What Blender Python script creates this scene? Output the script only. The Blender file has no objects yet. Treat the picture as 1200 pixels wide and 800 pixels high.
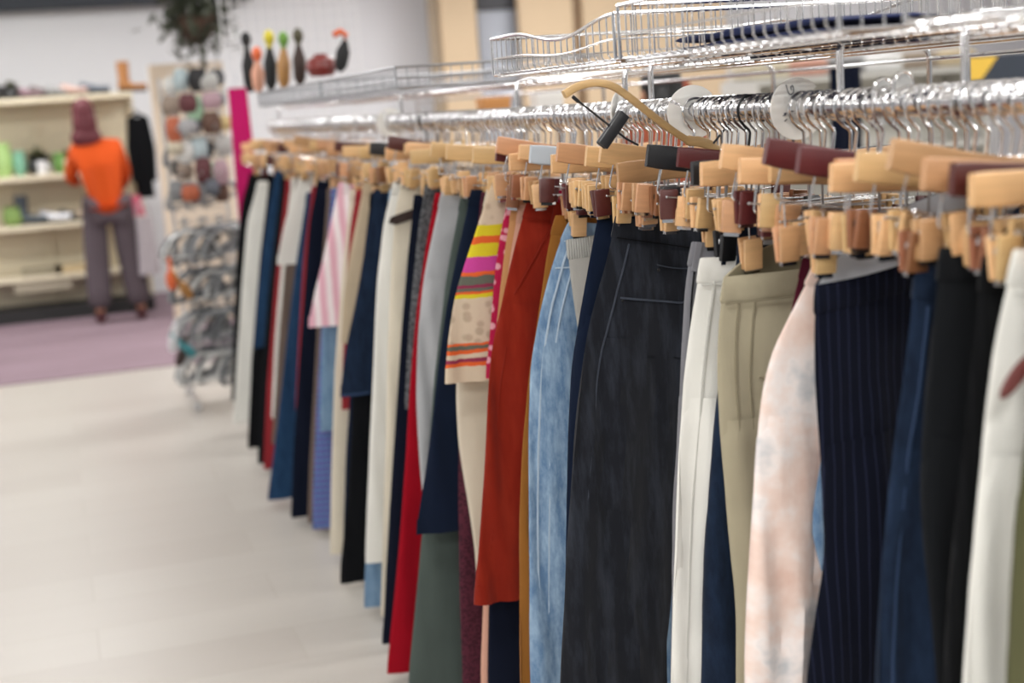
import bpy, bmesh, math, random
from math import sin, cos, pi, radians, sqrt, atan2
from mathutils import Vector, Matrix, noise
random.seed(11)
R = random.Random(5)
scene = bpy.context.scene
col = scene.collection

# ------------------------------------------------------------------ camera
FPX = 1667.0
EYE = 1.65
RZ = 1.607                      # rail centre height
CAM = Vector((-1.2, 0.0, EYE))
PSI, TH, RHO = radians(17.46), radians(9.56), radians(4.0)
hf = Vector((sin(PSI), cos(PSI), 0))
FW = hf * cos(TH) - Vector((0, 0, 1)) * sin(TH)
U0 = hf * sin(TH) + Vector((0, 0, 1)) * cos(TH)
R0 = Vector((cos(PSI), -sin(PSI), 0))
RT = R0 * cos(RHO) - U0 * sin(RHO)
UP = U0 * cos(RHO) + R0 * sin(RHO)
def ray(px, py):
    return (FW * FPX + RT * (px - 600) + UP * (400 - py)).normalized()
def at(px, py, Y):
    d = ray(px, py); return CAM + d * ((Y - CAM.y) / d.y)
def atx(px, py, X):
    d = ray(px, py); return CAM + d * ((X - CAM.x) / d.x)
def atf(px, py, z=0.0):
    d = ray(px, py); return CAM + d * ((z - CAM.z) / d.z)

cam_data = bpy.data.cameras.new('camera')
cam = bpy.data.objects.new('camera', cam_data); col.objects.link(cam)
cam.matrix_world = Matrix(((RT.x, UP.x, -FW.x, CAM.x), (RT.y, UP.y, -FW.y, CAM.y), (RT.z, UP.z, -FW.z, CAM.z), (0, 0, 0, 1)))
cam_data.sensor_width = 36; cam_data.lens = 36 * FPX / 1200
cam_data.clip_start = 0.05; cam_data.clip_end = 200
cam_data.dof.use_dof = True
cam_data.dof.focus_distance = (Vector((-0.19, 2.50, 1.3)) - CAM).dot(FW)
cam_data.dof.aperture_fstop = 2.3
scene.camera = cam

# ------------------------------------------------------------------ materials
def srgb(c):
    if isinstance(c, str):
        c = tuple(int(c[i:i+2], 16) / 255 for i in (0, 2, 4))
    return tuple(((v / 12.92) if v <= 0.04045 else ((v + 0.055) / 1.055) ** 2.4) for v in c) + (1.0,)
class NT:
    def __init__(s, name):
        s.m = bpy.data.materials.new(name); s.m.use_nodes = True
        s.t = s.m.node_tree; s.n = s.t.nodes; s.l = s.t.links
        s.b = s.n['Principled BSDF']
    def new(s, t, **kw):
        n = s.n.new(t)
        for k, v in kw.items():
            if hasattr(n, k): setattr(n, k, v)
            else: n.inputs[k.replace('_', ' ')].default_value = v
        return n
    def link(s, a, b): s.l.new(a, b)
    def math(s, op, a, b=None):
        n = s.n.new('ShaderNodeMath'); n.operation = op
        for i, v in enumerate((a, b)):
            if v is None: continue
            if isinstance(v, (int, float)): n.inputs[i].default_value = v
            else: s.link(v, n.inputs[i])
        return n.outputs[0]
    def mix(s, f, a, b, blend='MIX'):
        n = s.n.new('ShaderNodeMix'); n.data_type = 'RGBA'; n.blend_type = blend
        for k, v in ((0, f), (6, a), (7, b)):
            if isinstance(v, (int, float, tuple)): n.inputs[k].default_value = v
            else: s.link(v, n.inputs[k])
        return n.outputs[2]
    def noise(s, vec, scale, detail=3.0, rough=0.5):
        n = s.n.new('ShaderNodeTexNoise'); n.inputs['Scale'].default_value = scale
        n.inputs['Detail'].default_value = detail; n.inputs['Roughness'].default_value = rough
        s.link(vec, n.inputs['Vector']); return n.outputs['Fac']
    def ramp(s, fac, stops, interp='LINEAR'):
        n = s.n.new('ShaderNodeValToRGB'); r = n.color_ramp; r.interpolation = interp
        while len(r.elements) > 1: r.elements.remove(r.elements[0])
        r.elements[0].position = stops[0][0]; r.elements[0].color = stops[0][1]
        for p, c in stops[1:]:
            e = r.elements.new(p); e.color = c
        s.link(fac, n.inputs[0]); return n.outputs[0]
    def scaled(s, vec, sc):
        n = s.n.new('ShaderNodeMapping'); n.inputs['Scale'].default_value = sc
        s.link(vec, n.inputs['Vector']); return n.outputs[0]
    def bump(s, h, strength, dist, prev=None):
        n = s.n.new('ShaderNodeBump'); n.inputs['Strength'].default_value = strength
        n.inputs['Distance'].default_value = dist; s.link(h, n.inputs['Height'])
        if prev is not None: s.link(prev, n.inputs['Normal'])
        return n.outputs[0]
def g(v): return (v, v, v, 1)
_mc = {}
def plain(name, c, rough=0.6, metal=0.0, var=0.08, scale=8.0):
    if name in _mc: return _mc[name]
    t = NT(name); tc = t.n.new('ShaderNodeTexCoord')
    c = srgb(c)
    f = t.noise(tc.outputs['Object'], scale)
    t.link(t.mix(f, tuple(v * (1 - var) for v in c[:3]) + (1,), tuple(min(1, v * (1 + var)) for v in c[:3]) + (1,)), t.b.inputs['Base Color'])
    t.b.inputs['Roughness'].default_value = rough; t.b.inputs['Metallic'].default_value = metal
    _mc[name] = t.m; return t.m
def wood(name, c):
    if name in _mc: return _mc[name]
    t = NT(name); tc = t.n.new('ShaderNodeTexCoord'); oi = t.n.new('ShaderNodeObjectInfo')
    add = t.n.new('ShaderNodeVectorMath'); add.operation = 'ADD'
    t.link(tc.outputs['Object'], add.inputs[0]); t.link(oi.outputs['Random'], add.inputs[1])
    v = t.scaled(add.outputs[0], (6, 60, 60)); f = t.noise(v, 2.2, 5, 0.6)
    c = srgb(c); dk = tuple(x * 0.72 for x in c[:3]) + (1,); lt = tuple(min(1, x * 1.12) for x in c[:3]) + (1,)
    base = t.mix(f, dk, lt)
    hs = t.n.new('ShaderNodeHueSaturation'); t.link(base, hs.inputs['Color'])
    t.link(t.math('ADD', t.math('MULTIPLY', oi.outputs['Random'], 0.28), 0.84), hs.inputs['Value'])
    t.link(t.math('ADD', t.math('MULTIPLY', oi.outputs['Random'], -0.018), 0.508), hs.inputs['Hue'])
    t.link(hs.outputs[0], t.b.inputs['Base Color'])
    t.b.inputs['Roughness'].default_value = 0.38
    t.link(t.bump(f, 0.15, 0.001), t.b.inputs['Normal'])
    _mc[name] = t.m; return t.m
def chrome(name, c=(0.86, 0.86, 0.87), rough=0.14):
    if name in _mc: return _mc[name]
    t = NT(name); tc = t.n.new('ShaderNodeTexCoord')
    t.b.inputs['Base Color'].default_value = c + (1,)
    t.b.inputs['Metallic'].default_value = 1
    f = t.noise(tc.outputs['Object'], 40)
    t.link(t.math('ADD', t.math('MULTIPLY', f, 0.12), rough - 0.05), t.b.inputs['Roughness'])
    _mc[name] = t.m; return t.m

def cloth(name, c, kind='plain', c2=None, dark=0.12):
    """fabric; UV u = metres across, v = metres below the waist"""
    if name in _mc: return _mc[name]
    t = NT(name); uv = t.n.new('ShaderNodeUVMap').outputs[0]
    sep = t.n.new('ShaderNodeSeparateXYZ'); t.link(uv, sep.inputs[0]); U, V = sep.outputs[0], sep.outputs[1]
    c = srgb(c)
    lo = tuple(x * (1 - dark) for x in c[:3]) + (1,); hi = tuple(min(1, x * (1 + dark)) for x in c[:3]) + (1,)
    base = t.mix(t.noise(uv, 9, 4), lo, hi)
    weave = t.noise(uv, 700, 1)
    wr = t.noise(t.scaled(uv, (14, 5, 1)), 1.0, 4, 0.55)
    hgt, hs, hd = weave, 0.25, 0.0006
    if kind == 'denim':
        light = srgb(c2) if c2 else tuple(min(1, x * 1.9 + .02) for x in c[:3]) + (1,)
        f = t.noise(t.scaled(uv, (48, 12, 1)), 1.0, 6, 0.7)
        base = t.mix(t.ramp(f, [(0.38, g(0)), (0.72, g(1))]), base, light)
        fine = t.noise(t.scaled(uv, (900, 260, 1)), 1.0, 2)
        base = t.mix(t.math('MULTIPLY', fine, 0.35), base, light)
        hgt = fine
    elif kind == 'cord':
        w = t.math('SINE', t.math('MULTIPLY', U, 2 * pi / 0.0032))
        hgt, hs, hd = w, 0.5, 0.0006
        base = t.mix(t.ramp(t.noise(t.scaled(uv, (30, 6, 1)), 1.0, 6, .6), [(.45, g(0)), (.75, g(0.55))]), base, srgb(c2) if c2 else hi)
    elif kind == 'velvet':
        f = t.noise(t.scaled(uv, (34, 6, 1)), 1.0, 6, .65)
        base = t.mix(t.ramp(f, [(.46, g(0)), (.76, g(0.38))]), base, srgb(c2))
    elif kind == 'pin':
        w = t.math('FRACT', t.math('MULTIPLY', U, 1 / 0.014))
        m = t.math('LESS_THAN', w, 0.13)
        base = t.mix(t.math('MULTIPLY', m, 0.3), base, srgb(c2))
    elif kind == 'vstripe':
        w = t.math('FRACT', t.math('MULTIPLY', t.math('ADD', U, t.math('MULTIPLY', t.noise(uv, 6), .02)), 1 / 0.05))
        base = t.mix(t.ramp(w, [(0.0, g(0)), (.35, g(0)), (.45, g(1)), (.85, g(.9)), (1, g(0))]), base, srgb(c2))
    elif kind == 'dye':
        f = t.noise(uv, 7.5, 4, 0.6)
        base = t.ramp(f, [(.32, srgb('b9bcc0')), (.45, srgb('ece2de')), (.55, c), (.68, srgb(c2))])
    elif kind == 'check':
        a = t.math('LESS_THAN', t.math('FRACT', t.math('MULTIPLY', U, 1 / .02)), .45)
        b = t.math('LESS_THAN', t.math('FRACT', t.math('MULTIPLY', V, 1 / .024)), .45)
        base = t.mix(t.math('MULTIPLY', a, .6), base, srgb(c2)); base = t.mix(t.math('MULTIPLY', b, .6), base, srgb('4f8fb0'))
    elif kind == 'tweed':
        vn = t.n.new('ShaderNodeTexVoronoi'); vn.inputs['Scale'].default_value = 160; t.link(uv, vn.inputs['Vector'])
        base = t.mix(t.ramp(vn.outputs['Distance'], [(.2, g(0)), (.6, g(.8))]), base, srgb(c2))
    elif kind == 'fair':       # bands of a patterned weave
        vv = t.math('ADD', V, t.math('MULTIPLY', t.noise(uv, 30), .012))
        k = lambda m: m / 0.5
        crm, pk, yl, og, mg, ol = (srgb(x) for x in ('cdbda6', 'b9837c', 'd2c42e', 'd86232', 'bf4592', '62655a'))
        br = srgb('8b3550')
        bands = t.ramp(t.math('MULTIPLY', vv, 2.0), [(0, crm), (k(.112), yl), (k(.14), og), (k(.157), yl), (k(.187), mg), (k(.224), og), (k(.233), ol), (k(.255), br), (k(.262), ol), (k(.270), og), (k(.276), yl), (k(.286), crm), (k(.395), og), (k(.402), ol), (k(.412), og), (k(.42), crm), (k(.432), br), (k(.442), og), (k(.452), crm)], 'CONSTANT')
        vn = t.n.new('ShaderNodeTexVoronoi'); vn.inputs['Scale'].default_value = 34; t.link(uv, vn.inputs['Vector'])
        spot = t.ramp(vn.outputs['Distance'], [(.25, g(.55)), (.45, g(0))])
        inband = t.math('ADD', t.math('LESS_THAN', V, .108), t.math('MULTIPLY', t.math('GREATER_THAN', V, .29), t.math('LESS_THAN', V, .39)))
        base = t.mix(t.math('MULTIPLY', spot, inband), bands, t.mix(t.noise(uv, 12), srgb('7d8a6c'), pk))
        base = t.mix(.25, base, t.mix(t.noise(uv, 300), g(.1), g(.9)), 'SOFT_LIGHT')
    elif kind == 'floral':
        vn = t.n.new('ShaderNodeTexVoronoi'); vn.inputs['Scale'].default_value = 40; t.link(uv, vn.inputs['Vector'])
        base = t.mix(t.ramp(vn.outputs['Distance'], [(.3, g(1)), (.4, g(0))]), base, srgb(c2))
    elif kind == 'rib':
        w = t.math('SINE', t.math('MULTIPLY', U, 2 * pi / 0.0055)); hgt, hs, hd = w, 0.9, 0.0012
        base = t.mix(t.ramp(t.math('MULTIPLY', t.math('ADD', w, 1), .5), [(0, g(.45)), (.6, g(0))]), base, lo)
    t.link(base, t.b.inputs['Base Color'])
    n1 = t.bump(wr, 0.55, 0.008)
    t.link(t.bump(hgt, hs, hd, n1), t.b.inputs['Normal'])
    t.b.inputs['Roughness'].default_value = 0.92
    if 'Specular IOR Level' in t.b.inputs: t.b.inputs['Specular IOR Level'].default_value = 0.08
    t.b.inputs['Sheen Weight'].default_value = 0.04 if kind not in ('cord', 'velvet') else .08
    t.b.inputs['Sheen Roughness'].default_value = 0.6
    _mc[name] = t.m; return t.m

# ------------------------------------------------------------------ mesh helpers
class MB:
    def __init__(s): s.v = []; s.f = []; s.mi = []; s.uv = {}
    def face(s, idx, m=0): s.f.append(tuple(idx)); s.mi.append(m)
    def grid(s, rows, closed=False, m=0, flip=False):
        base = len(s.v); n = len(rows[0])
        for r in rows: s.v.extend(tuple(p) for p in r)
        for i in range(len(rows) - 1):
            for j in range(n if closed else n - 1):
                a = base + i * n + j; b = base + i * n + (j + 1) % n
                q = (a, b, b + n, a + n)
                s.face(q[::-1] if flip else q, m)
        return base
    def box(s, c, d, rot=None, m=0):
        b = len(s.v); c = Vector(c)
        for z in (-1, 1):
            for y in (-1, 1):
                for x in (-1, 1):
                    p = Vector((x * d[0] / 2, y * d[1] / 2, z * d[2] / 2))
                    if rot is not None: p = rot @ p
                    s.v.append(tuple(c + p))
        for q in ((0, 2, 3, 1), (4, 5, 7, 6), (0, 1, 5, 4), (2, 6, 7, 3), (0, 4, 6, 2), (1, 3, 7, 5)):
            s.face([b + i for i in q], m)
    def sweep(s, pts, prof, up=Vector((0, 0, 1)), scales=None, closed=False, m=0):
        """prof: list of (a,b): a along side, b along up-ish"""
        pts = [Vector(p) for p in pts]; n = len(pts); base = len(s.v); k = len(prof)
        for i, p in enumerate(pts):
            if closed: t = pts[(i + 1) % n] - pts[i - 1]
            else: t = pts[min(i + 1, n - 1)] - pts[max(i - 1, 0)]
            t.normalize()
            side = t.cross(up)
            if side.length < 0.02: side = t.cross(Vector((0, 1, 0)) if abs(t.y) < .9 else Vector((1, 0, 0)))
            side.normalize(); u2 = side.cross(t).normalized()
            sc = scales[i] if scales else (1, 1)
            if not isinstance(sc, tuple): sc = (sc, sc)
            for a, b in prof: s.v.append(tuple(p + side * a * sc[0] + u2 * b * sc[1]))
        for i in range(n if closed else n - 1):
            for j in range(k):
                a = base + i * k + j; b = base + i * k + (j + 1) % k
                c2 = base + ((i + 1) % n) * k
                s.face((a, b, c2 + (j + 1) % k, c2 + j), m)
        if not closed:
            s.face([base + j for j in range(k)][::-1], m)
            s.face([base + (n - 1) * k + j for j in range(k)], m)
    def tube(s, pts, r, seg=8, closed=False, up=Vector((0, 0, 1)), scales=None, m=0):
        s.sweep(pts, [(r * cos(2 * pi * j / seg), r * sin(2 * pi * j / seg)) for j in range(seg)], up, scales, closed, m)
    def lathe(s, prof, c=(0, 0, 0), seg=24, m=0, axis='Z'):
        rows = []
        for r, z in prof:
            row = []
            for j in range(seg):
                a = 2 * pi * j / seg
                p = (r * cos(a), r * sin(a), z)
                if axis == 'Y': p = (p[0], p[2], p[1])
                if axis == 'X': p = (p[2], p[0], p[1])
                row.append((p[0] + c[0], p[1] + c[1], p[2] + c[2]))
            rows.append(row)
        b = s.grid(rows, True, m)
        s.face([b + j for j in range(seg)][::-1], m)
        e = b + (len(rows) - 1) * seg
        s.face([e + j for j in range(seg)], m)
    def ball(s, c, r, seg=12, m=0):
        if not isinstance(r, (tuple, list)): r = (r, r, r)
        c = Vector(c); rows = []
        for i in range(1, seg):
            th = pi * i / seg
            rows.append([(c.x + r[0] * sin(th) * cos(2 * pi * j / (2 * seg)), c.y + r[1] * sin(th) * sin(2 * pi * j / (2 * seg)), c.z - r[2] * cos(th)) for j in range(2 * seg)])
        b = s.grid(rows, True, m); n = 2 * seg
        bt = len(s.v); s.v.append((c.x, c.y, c.z - r[2])); tp = len(s.v); s.v.append((c.x, c.y, c.z + r[2]))
        e = b + (seg - 2) * n
        for j in range(n):
            s.face((bt, b + (j + 1) % n, b + j), m); s.face((tp, e + j, e + (j + 1) % n), m)
    def mesh(s, name, mats, smooth=True, bevel=0.0, uvf=None):
        me = bpy.data.meshes.new(name); me.from_pydata(s.v, [], s.f)
        for m in (mats if isinstance(mats, (list, tuple)) else [mats]): me.materials.append(m)
        me.polygons.foreach_set('material_index', s.mi)
        if bevel:
            bm = bmesh.new(); bm.from_mesh(me)
            bmesh.ops.bevel(bm, geom=[e for e in bm.edges if e.calc_face_angle(0) > 0.6], offset=bevel, segments=2, affect='EDGES', profile=0.5)
            bm.to_mesh(me); bm.free()
        if uvf:
            l = me.uv_layers.new(name='UVMap')
            for lp in me.loops: l.data[lp.index].uv = uvf(me.vertices[lp.vertex_index].co)
        if smooth:
            me.polygons.foreach_set('use_smooth', [True] * len(me.polygons))
            me.set_sharp_from_angle(angle=radians(42))
        me.update(); return me
    def build(s, name, mats, parent=None, **kw):
        return obj(name, s.mesh(name, mats, **kw), parent)
def obj(name, me, parent=None):
    o = bpy.data.objects.new(name, me); col.objects.link(o)
    if parent is not None: o.parent = parent
    return o
def tag(o, label=None, cat=None, group=None, kind=None):
    for k, v in (('label', label), ('category', cat), ('group', group), ('kind', kind)):
        if v: o[k] = v
    return o
def empty(name, loc=(0, 0, 0), rz=0, label=None, cat=None, group=None, ry=0):
    o = bpy.data.objects.new(name, None); col.objects.link(o); o.location = loc; o.rotation_euler = (0, ry, rz)
    o.empty_display_size = 0.05
    return tag(o, label, cat, group)
def copy_tree(o, parent=None):
    kids = KIDS.get(o.name, list(o.children))
    c = o.copy(); col.objects.link(c); c.parent = parent
    for ch in list(o.children): copy_tree(ch, c)
    return c
KIDS = {}

# materials
CHROME = chrome('polished_chrome', (.74, .74, .75)); STEEL = chrome('dull_steel', (0.62, 0.62, 0.63), 0.3)
WIREG = chrome('grey_zinc_wire', (.36, .37, .39), .35)
BEECH = wood('beech_wood', 'd9b07d'); BEECH2 = wood('reddish_beech_wood', 'c2946a'); MAHOG = wood('maroon_stained_wood', '55201f')
BLACKW = plain('black_painted_wood', '1b1c1f', 0.4); GREYP = plain('pale_grey_plastic', 'b4bcc4', 0.35)
WALNUT = wood('brown_stained_wood', '8a5a3c')
BLACKM = plain('black_metal', '1a1a1c', 0.35, 0.3)
WHITEP = plain('white_card', 'f8f6f1', 0.5, 0, 0.02)
INK = plain('blue_black_ink', '23253a', 0.6)

# ------------------------------------------------------------------ setting
def struct(name, mb, mat, **kw):
    return tag(mb.build(name, mat, smooth=False, **kw), kind='structure')
YB = 14.6      # back wall
# floor: pale vinyl planks laid across the aisle
t = NT('pale_vinyl_floor'); tc = t.n.new('ShaderNodeTexCoord')
br = t.n.new('ShaderNodeTexBrick'); t.link(tc.outputs['Object'], br.inputs['Vector'])
br.inputs['Scale'].default_value = 1; br.inputs['Brick Width'].default_value = 1.22; br.inputs['Row Height'].default_value = 0.30
br.inputs['Mortar Size'].default_value = 0.0035; br.inputs['Color1'].default_value = srgb('b6b1aa'); br.inputs['Color2'].default_value = srgb('aea8a1')
br.inputs['Mortar'].default_value = srgb('aba59d')
st = t.noise(t.scaled(tc.outputs['Object'], (1.2, 16, 1)), 1.2, 5, .6)
t.link(t.mix(t.math('MULTIPLY', st, .30), br.outputs['Color'], srgb('a29b92')), t.b.inputs['Base Color'])
t.b.inputs['Roughness'].default_value = .38
FLOORM = t.m
m = MB(); m.box((2.5, 4.7, -.05), (20, 20.2, .1)); struct('floor', m, FLOORM)
t = NT('dusty_mauve_carpet'); tc = t.n.new('ShaderNodeTexCoord')
f = t.noise(tc.outputs['Object'], 60, 4); f2 = t.noise(t.scaled(tc.outputs['Object'], (.6, 3.5, 1)), 1.4, 3)
t.link(t.mix(t.math('ADD', t.math('MULTIPLY', f, .3), t.math('MULTIPLY', f2, .7)), srgb('6b565d'), srgb('94808a')), t.b.inputs['Base Color'])
t.b.inputs['Roughness'].default_value = 1; t.link(t.bump(f, .6, .004), t.b.inputs['Normal'])
yc0 = atf(100, 441).y
m = MB(); m.box((2.5, (yc0 + YB) / 2, .004), (19.8, YB - yc0, .008)); struct('floor_carpet', m, t.m)
WALLW = plain('white_wall_paint', 'dcdddf', .8, 0, .02, 1.5)
m = MB(); m.box((2.5, YB + .1, 1.7), (20, .2, 3.4)); struct('wall_back', m, WALLW)
m = MB(); m.box((12.6, 6, 1.7), (.2, 20, 3.4)); struct('wall_right', m, WALLW)
m = MB(); m.box((-7.6, 6, 1.7), (.2, 20, 3.4)); struct('wall_left', m, WALLW)
m = MB(); m.box((2.5, 4.7, 3.45), (20.4, 20.4, .1)); struct('ceiling', m, plain('white_ceiling_tile', 'dedede', .9, 0, .03, 6))
# dark bulkhead band at the top of the back wall
p0 = at(0, 15, YB); zt = at(60, 12, YB).z
m = MB(); m.box((-3.3, YB - .12, (zt + 3.4) / 2), (8.4, .24, 3.4 - zt)); struct('trim_bulkhead', m, plain('dark_grey_bulkhead', '3b4046', .8))
# tan fitting room partitions on the back wall
TAN = plain('tan_partition_laminate', 'd3bc9b', .7, 0, .04, 2)
def panel(name, x0, x1, ytop, Y, mat, z0=0.0, thick=.08, ybot=None):
    a = at(x0, 100, Y); b = at(x1, 100, Y)
    zt_ = at((x0 + x1) / 2, ytop, Y).z if ytop is not None else 3.4
    m = MB(); m.box(((a.x + b.x) / 2, Y, (z0 + zt_) / 2), (b.x - a.x, thick, zt_ - z0)); return m
struct('wall_partition_a', panel('', 521, 562, None, YB - .5, TAN, thick=.1), TAN)
struct('wall_partition_b', panel('', 612, 674, None, YB - .5, TAN, thick=.1), TAN)
struct('wall_partition_c', panel('', 686, 850, None, YB - .5, TAN, thick=.1), TAN)
struct('trim_post_a', panel('', 508, 520, None, YB - .42, TAN, thick=.1), plain('taupe_post', 'a89a86', .7))
struct('trim_post_b', panel('', 674, 686, None, YB - .42, TAN, thick=.1), plain('brown_post', '8a7258', .7))
a = at(562, 60, YB - .3); b = at(612, 60, YB - .3); zt = at(587, 12, YB - .3).z
m = MB(); m.box(((a.x + b.x) / 2, YB - .3, (zt + 3.4) / 2), (b.x - a.x, .1, 3.4 - zt)); struct('trim_transom', m, plain('dark_transom', '4b4d52', .6))
m = MB(); m.box(((a.x + b.x) / 2, YB - .3, zt / 2), (b.x - a.x, .05, zt)); dd = struct('door_1', m, plain('pale_grey_door', 'b9c0cb', .5, 0, .15, 2))
m = MB(); m.ball((a.x + .12, YB - .36, 1.0), .03); m.tube([(a.x + .12, YB - .325, 1.0), (a.x + .12, YB - .36, 1.0)], .012); m.build('door_handle', STEEL, dd)
# beige divider wall beside the shelving
BEIGE = plain('beige_wall_panel', 'd6c6b0', .7, 0, .03, 2)
struct('wall_divider', panel('', 176, 262, 74, 12.2, BEIGE, thick=.12), BEIGE)

# ceiling light fixtures (the shop's lamps)
DIFF = NT('lit_fluorescent_diffuser'); DIFF.b.inputs['Emission Color'].default_value = (1, .98, .95, 1)
DIFF.b.inputs['Emission Strength'].default_value = 2.2; DIFF.b.inputs['Base Color'].default_value = (.9, .9, .9, 1)
LX = (-4.2, -1.5, 1.2, 4.0, 7.2); LY = (-4.4, -1.6, 1.2, 4.0, 6.8, 9.6, 12.4)
lf = MB(); lf.box((0, 0, .03), (1.26, .36, .06)); fm = lf.mesh('light_frame', plain('white_enamel', 'e8e8e8', .4), smooth=False)
ld = MB(); ld.box((0, 0, -.005), (1.18, .28, .02)); dm = ld.mesh('diffuser', DIFF.m, smooth=False)
first = True
for i, x in enumerate(LX):
    for j, y in enumerate(LY):
        r = empty('ceiling_light', (x, y, 3.33), 0, 'white fluorescent troffer on the ceiling, outside the picture', 'light', 'ceiling lights')
        obj('frame', fm, r); obj('diffuser', dm, r)
        L = bpy.data.lights.new('tube_light', 'AREA'); L.shape = 'RECTANGLE'; L.size = 1.2; L.size_y = .3; L.energy = 56 if y < 0 else (32 if y > 9 else 20); L.color = (1, .995, .985)
        lo = bpy.data.objects.new('tube_light', L); col.objects.link(lo); lo.parent = r; lo.location = (0, 0, -.04)
w = bpy.data.worlds.new('world'); scene.world = w; w.use_nodes = True
w.node_tree.nodes['Background'].inputs[0].default_value = (.95, .97, 1, 1); w.node_tree.nodes['Background'].inputs[1].default_value = .22

# ------------------------------------------------------------------ clothes rack
Y0, Y1 = 0.15, 7.75
rack = empty('clothes_rack', (0.38, (Y0 + Y1) / 2, 0), 0, 'long chrome clothes rack holding the whole row of trousers on hangers', 'clothes rack')
def local(root, mb):   # shift MB verts into root space
    l = root.location; mb.v = [(p[0] - l.x, p[1] - l.y, p[2] - l.z) for p in mb.v]; return mb
m = MB(); m.tube([(0, Y0, RZ), (0, Y1, RZ)], .019, 20); m.ball((0, Y0, RZ), (.022, .01, .022)); m.ball((0, Y1, RZ), (.022, .01, .022))
local(rack, m).build('hang_rail', CHROME, rack)
def bracket(Y, ztop, xr):
    m = MB(); r = .03
    pts = [(0, Y, RZ + .012)] + [(0, Y, ztop - r)] + [(r - r * cos(a), Y, ztop - r + r * sin(a)) for a in (pi / 6, pi / 3, pi / 2)] + \
          [(xr - r + r * sin(a), Y, ztop - r + r * cos(a)) for a in (0, pi / 6, pi / 3, pi / 2)] + [(xr, Y, .05)]
    m.tube(pts, .0062, 10, up=Vector((0, 1, 0)))
    m.lathe([(.024, -.012), (.024, .012)], (0, Y, RZ), 16, axis='Y')
    local(rack, m).build('support_bracket', CHROME, rack)
EH = EYE
for px, py in ((1130, 10), (983, 39), (761, 67), (731, 75), (604, 96), (469, 108)):
    p = atx(px, py, 0.0); bracket(p.y, min(max(p.z, EH + .055), EH + .075), .76)
bracket(Y0 + .1, EH + .07, .76); bracket(Y1 - .1, EH + .06, .76)
for Yf in (Y0 + .1, 2.88, 4.8, Y1 - .1):
    m = MB(); m.tube([(-.02, Yf, .05), (.80, Yf, .05)], .016, 10)
    for fx in (0, .78): m.lathe([(.022, 0), (.022, .02), (.01, .03), (.01, .05)], (fx, Yf, 0), 14)
    local(rack, m).build('base_foot', CHROME, rack)
m = MB(); m.tube([(.76, Y0 + .1, .05), (.76, Y1 - .1, .05)], .012, 10); m.tube([(.76, Y0 + .1, EH + .03), (.76, Y1 - .1, EH + .03)], .005, 8)
local(rack, m).build('rear_rail', CHROME, rack)
m = MB()
for xx in (.05, .22, .4): m.tube([(xx, Y0 + .1, EH + .046), (xx, Y1 - .1, EH + .046)], .0042, 8)
local(rack, m).build('shelf_runner', CHROME, rack)

# wire baskets on top of the rack
def basket(Ya, Yb, label, CHROME=CHROME, hb=.058, ht=.143, wave=0.0, xa=-.25, xb=.36, pitch=.032, low=False):
    root = empty('wire_basket', ((xa + xb) / 2, (Ya + Yb) / 2, EH + hb), 0, label, 'wire basket', 'wire baskets along the top of the rack')
    n = max(4, int((Yb - Ya) / pitch)); nx = int((xb - xa) / pitch)
    zb = EH + hb
    def zt(y):
        f = (y - Ya) / (Yb - Ya)
        return EH + ht - wave * (sin(pi * min(1, f * 1.25)) ** 2) * (1 - .35 * f)
    for xs in (xa, xb):
        m = MB()
        for i in range(n + 1):
            y = Ya + (Yb - Ya) * i / n
            if xs == xa: m.tube([(xs + .03, y, zb), (xs + .006, y, zb + .002), (xs, y, zb + .01), (xs, y, zt(y))], .0016, 6, up=Vector((0, 1, 0)))
            else: m.tube([(xs, y, zb), (xs, y, zt(y))], .0016, 6, up=Vector((0, 1, 0)))
        local(root, m).build('side_grille', CHROME, root)
        m = MB()
        yy = [Ya + (Yb - Ya) * i / 24 for i in range(25)]
        m.tube([(xs, y, zt(y)) for y in yy], .0036, 8)
        m.tube([(xs, y, zb + (zt(y) - zb) * .45) for y in yy], .002, 6)
        local(root, m).build('side_rim', CHROME, root)
    for ye in (Ya, Yb):
        m = MB()
        m.tube([(xa, ye, zt(ye)), (xb, ye, zt(ye))], .0036, 8); m.tube([(xa, ye, zb + (zt(ye) - zb) * .45), (xb, ye, zb + (zt(ye) - zb) * .45)], .002, 6)
        m.tube([(xa, ye, zb), (xb, ye, zb)], .003, 8)
        for i in range(nx + 1):
            x = xa + (xb - xa) * i / nx; m.tube([(x, ye, zb), (x, ye, zt(ye))], .0016, 6, up=Vector((0, 1, 0)))
        for x in (xa, xb): m.tube([(x, ye, zb), (x, ye, zt(ye))], .0034, 8, up=Vector((0, 1, 0)))
        local(root, m).build('end_grille', CHROME, root)
    m = MB()
    for i in range(n + 1):
        y = Ya + (Yb - Ya) * i / n; m.tube([(xa + .03, y, zb), (xb, y, zb)], .0017, 6)
    for i in range(6):
        x = xa + .012 + (xb - xa - .012) * i / 5; m.tube([(x, Ya, zb - .004), (x, Yb, zb - .004)], .0028, 6)
    local(root, m).build('floor_grille', CHROME, root)
    return root
def yx(px, X): return atx(px, 80, X).y
basket(.45, yx(1062, -.25), 'chrome wire basket nearest the camera, running out of the frame top right')
basket(yx(985, -.25), yx(725, -.25) - .01, 'straight-sided chrome wire basket with the folded navy cloth in it', ht=.147)
basket(yx(722, -.25), yx(578, -.25), 'chrome wire basket with a rim that dips in a wave', ht=.135, wave=.03)
basket(yx(463, -.25), yx(375, -.25), 'blurred wire basket just before the upright tools at the far end of the rack', WIREG, ht=.115)
basket(yx(373, -.25), yx(300, -.25), 'farthest wire basket, holding the upright umbrellas', WIREG, ht=.115)

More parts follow.
